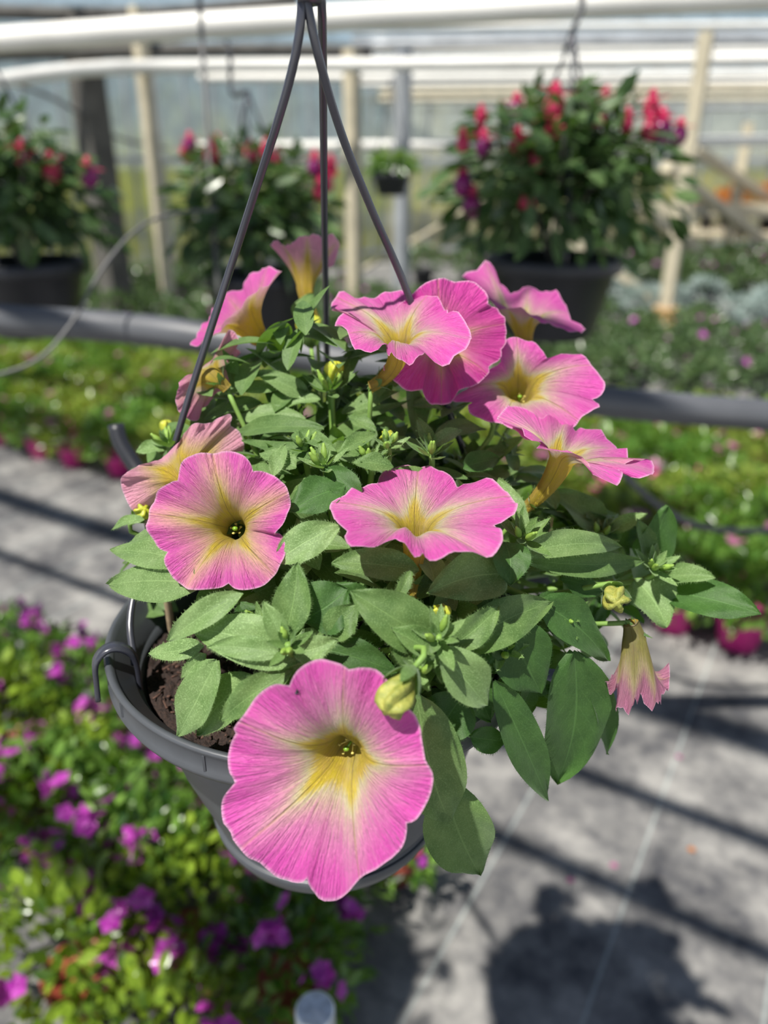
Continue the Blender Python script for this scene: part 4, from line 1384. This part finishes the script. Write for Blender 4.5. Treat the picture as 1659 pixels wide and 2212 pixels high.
# shoot tips: rosettes of small leaves around a few green buds
def shoot(px, py, d, n, r, seed, cnt=11, bud=True):
    rg = random.Random(seed)
    n = cv(n)
    c = P(px, py, d)
    e1 = (CX - n * CX.dot(n)).normalized()
    e2 = n.cross(e1)
    bm = bmesh.new()
    for k in range(cnt):
        a = k * 2.4 + rg.uniform(-.2, .2)
        f = (k + 1) / cnt
        rd = e1 * math.cos(a) + e2 * math.sin(a)
        L = r * (0.45 + 0.55 * f) * rg.uniform(.85, 1.1)
        b0 = c + rd * 0.001 - n * (0.004 * f)
        dr = (rd * (0.25 + 0.75 * f) + n * (1.05 - 0.75 * f)).normalized()
        nm = (n * 0.6 - rd * 0.5)
        add_leaf(bm, b0, b0 + dr * L, L * rg.uniform(.30, .40), nm, -.06, .45, hair=26, nl=7, nw=4, seed=seed + k)
    o = obj('shoot_tip', bm, M['leaf_pale' if seed % 2 else 'leaf'], plant)
    bs = bmesh.new()
    add_tube(bs, catmull([c, c - n * 0.012 + Vector((0, 0.004, -0.004)), c.lerp(DOME_C, 0.4)], 10), 0.0016, 8)
    sub(obj('stem', bs, M['stem']), o)
    if bud:
        for k in range(3):
            a = rg.uniform(0, 6)
            bs = bmesh.new()
            q = c + (e1 * math.cos(a) + e2 * math.sin(a)) * 0.003
            q2 = q + (n + (q - c).normalized() * .5).normalized() * r * .5
            add_tube(bs, catmull([q, q.lerp(q2, .5), q2], 8), lambda t: 0.0006 + 0.0012 * math.sin(PI * min(1, t + .08)), 8)
            sub(obj('young_bud', bs, M['young']), o)


for k, (px, py, lift, n, r) in enumerate([
    (622, 1392, 20, (-.1, .5, .85), .014), (948, 1375, 24, (0, .6, .8), .019), (1132, 1155, 18, (.1, .7, .7), .021), (1415, 1222, 20, (.2, .6, .75), .019),
    (712, 838, 12, (0, .8, .6), .022), (838, 958, 12, (0, .7, .7), .012), (610, 748, 8, (-.1, .9, .5), .022), (905, 1440, 22, (0, .7, .7), .016),
    (930, 975, 6, (0, .9, .4), .018), (700, 1000, 4, (-.1, .9, .5), .018), (362, 955, 4, (-.3, .9, .3), .018), (1300, 1150, 8, (.1, .9, .4), .016),
    (1220, 1330, 4, (.1, .5, .8), .016), (560, 1345, 4, (-.2, .5, .8), .014), (780, 880, 6, (0, .9, .4), .014), (1090, 1400, 6, (.1, .4, .8), .014),
    (660, 960, 4, (0, .9, .4), .014), (800, 985, 0, (0, .9, .4), .014), (640, 900, 8, (0, .9, .4), .014), (1060, 900, 0, (0, .9, .4), .018)]):
    shoot(px, py, dsoft(px, py) - lift * .001, n, r, 40 + k, cnt=12 if r > .015 else 9)


def bud(base, tip, r, mat, label=None, twist=True, seed=0):
    """folded flower bud: a fluted spindle with five green sepals"""
    B_, T_ = P(*base), P(*tip)
    bm = bmesh.new()
    path = [B_.lerp(T_, i / 14) for i in range(15)]
    fr = frames(path)
    seg = 25
    rings = []
    for i, (p, (t, n, b)) in enumerate(zip(path, fr)):
        u = i / 14
        rr = r * (0.40 + 0.75 * math.sin(PI * min(1, u ** 1.35 * 0.80 + .04)) ** 1.1) * (1 if u < .93 else .62)
        rings.append([bm.verts.new(p + (n * math.cos(2 * PI * k / seg + u * 1.3) + b * math.sin(2 * PI * k / seg + u * 1.3)) * rr * (1 + 0.42 * u * math.cos(5 * 2 * PI * k / seg))) for k in range(seg)])
    for a, b in zip(rings, rings[1:]):
        for k in range(seg):
            bm.faces.new((a[k], a[(k + 1) % seg], b[(k + 1) % seg], b[k]))
    bm.faces.new(rings[0][::-1]); bm.faces.new(rings[-1])
    o = obj('bud', bm, M[mat], plant)
    if label: o['label'] = label
    t, n, b = fr[0]
    L = (T_ - B_).length
    for k in range(5):
        a = k * 2 * PI / 5 + seed
        rd = n * math.cos(a) + b * math.sin(a)
        bs = bmesh.new()
        q = B_ + rd * r * .3 - t * 0.002
        add_leaf(bs, q, q + t * L * .62 + rd * r * 1.3, r * 1.1, rd * -1, -.1, .3, hair=40, nl=7, nw=4, seed=k)
        sub(obj('sepal', bs, M['leaf']), o)
    bs = bmesh.new()
    add_tube(bs, catmull([B_, B_ - t * 0.012, B_.lerp(DOME_C, .35)], 10), 0.0014, 8)
    sub(obj('flower_stalk', bs, M['stem']), o)
    return o


bud((890, 1448, .325), (836, 1540, .312), .0056, 'bud_old', 'drying yellow-green bud hanging over the largest bloom', seed=1)
bud((672, 745, .50), (665, 682, .50), .0060, 'bud', 'plump bud at the top left', seed=2)
bud((720, 838, .452), (722, 780, .448), .0042, 'bud', seed=3)
bud((838, 962, .425), (838, 935, .420), .0034, 'bud', seed=4)
bud((955, 1350, .365), (952, 1308, .362), .0034, 'bud', seed=5)
bud((1325, 1275, .395), (1333, 1302, .376), .0050, 'bud_old', 'stub of a spent flower at the right', seed=6)
bud((366, 948, .49), (356, 908, .49), .0028, 'bud', seed=7)
bud((300, 1120, .43), (312, 1098, .425), .0036, 'bud', seed=8)

# inner foliage: small overlapping leaves under the surface, uncountable
POLY = [(440, 800), (560, 715), (680, 660), (800, 740), (960, 830), (1080, 930), (1180, 1060), (1300, 1110), (1380, 1190), (1330, 1300), (1260, 1430),
        (1120, 1560), (900, 1640), (700, 1560), (590, 1430), (560, 1330), (420, 1250), (340, 1180), (330, 1000), (420, 880)]


def inside(x, y, poly):
    c = False
    j = len(poly) - 1
    for i in range(len(poly)):
        xi, yi = poly[i]
        xj, yj = poly[j]
        if (yi > y) != (yj > y) and x < (xj - xi) * (y - yi) / (yj - yi) + xi:
            c = not c
        j = i
    return c


bm = bmesh.new()
cnt = 0
while cnt < 560:
    px, py = R.uniform(300, 1420), R.uniform(640, 1660)
    if not inside(px, py, POLY):
        continue
    cnt += 1
    k = R.choice((.93, .88, .8, .7))
    d = min(dome(px, py, k) + R.uniform(0.0, .012), 0.62)
    c = P(px, py, d)
    out = (c - DOME_C).normalized()
    dr = (out * 0.35 + Vector((R.gauss(0, 1), R.gauss(0, 1), R.gauss(0, .5))) * 0.6).normalized()
    L = R.uniform(.022, .042)
    nrm = (out + CZ * .3 + Vector((0, 0, .6)) + Vector((R.uniform(-.5, .5), R.uniform(-.5, .5), 0))).normalized()
    add_leaf(bm, c - dr * L * .6, c + dr * L * .4, L * R.uniform(.34, .46), nrm, .08, .3, nl=8, nw=4, seed=cnt)
for _ in range(330):
    a, ph = R.uniform(0.1, PI - 0.1), math.acos(R.uniform(0.0, 1))
    dr_ = Vector((math.cos(a) * math.sin(ph), math.sin(a) * math.sin(ph), math.cos(ph)))
    k = R.uniform(.72, .92)
    c = DOME_C + Vector((dr_.x * DOME_R.x, dr_.y * DOME_R.y, dr_.z * DOME_R.z)) * k
    pr = project(c)
    if pr and (pr[0] > 1350 or pr[1] < 700 and not inside(pr[0], pr[1] + 30, POLY)):
        continue
    L = R.uniform(.025, .045)
    d2 = (dr_ * .5 + Vector((R.gauss(0, 1), R.gauss(0, 1), R.gauss(0, .4))) * .6).normalized()
    add_leaf(bm, c - d2 * L * .5, c + d2 * L * .5, L * .4, (dr_ + Vector((0, 0, .5))).normalized(), .08, .3, nl=6, nw=4, seed=_)
o = obj('inner_leaves', bm, M['leaf'], plant)
o['kind'] = 'stuff'
for k in range(16):
    a = R.uniform(0, 2 * PI)
    r_ = R.uniform(.01, .06)
    b0 = POTC + Vector((r_ * math.cos(a) + .02, r_ * math.sin(a) + .01, SZ))
    t0 = DOME_C + Vector((math.cos(a) * .12, math.sin(a) * .11, R.uniform(.02, .10)))
    tube_obj('stem', [b0, b0.lerp(t0, .5) + Vector((0, 0, .03)), t0], 0.0021, M['stem'], plant, 8)

# the tiny insect on the big bloom
bm = bmesh.new()
ip = P(640, 1496, .3265)
add_sphere(bm, ip, .0007, (1, 1.5, .8), 8, 6)
add_sphere(bm, ip + Vector((.0004, .0, .0010)), .0005, (1, 1, 1), 8, 6)
for s in (-1, 1):
    for k in range(3):
        add_tube(bm, [ip, ip + CX * (s * .0012) + CY * (.0006 * (k - 1)) + CZ * .0003, ip + CX * (s * .0017) + CY * (.0009 * (k - 1)) - CZ * .0004], .00009, 4)
ins = obj('insect', bm, M['black'])
tag(ins, 'tiny black fly sitting on the upper left petal of the largest bloom', 'insect')
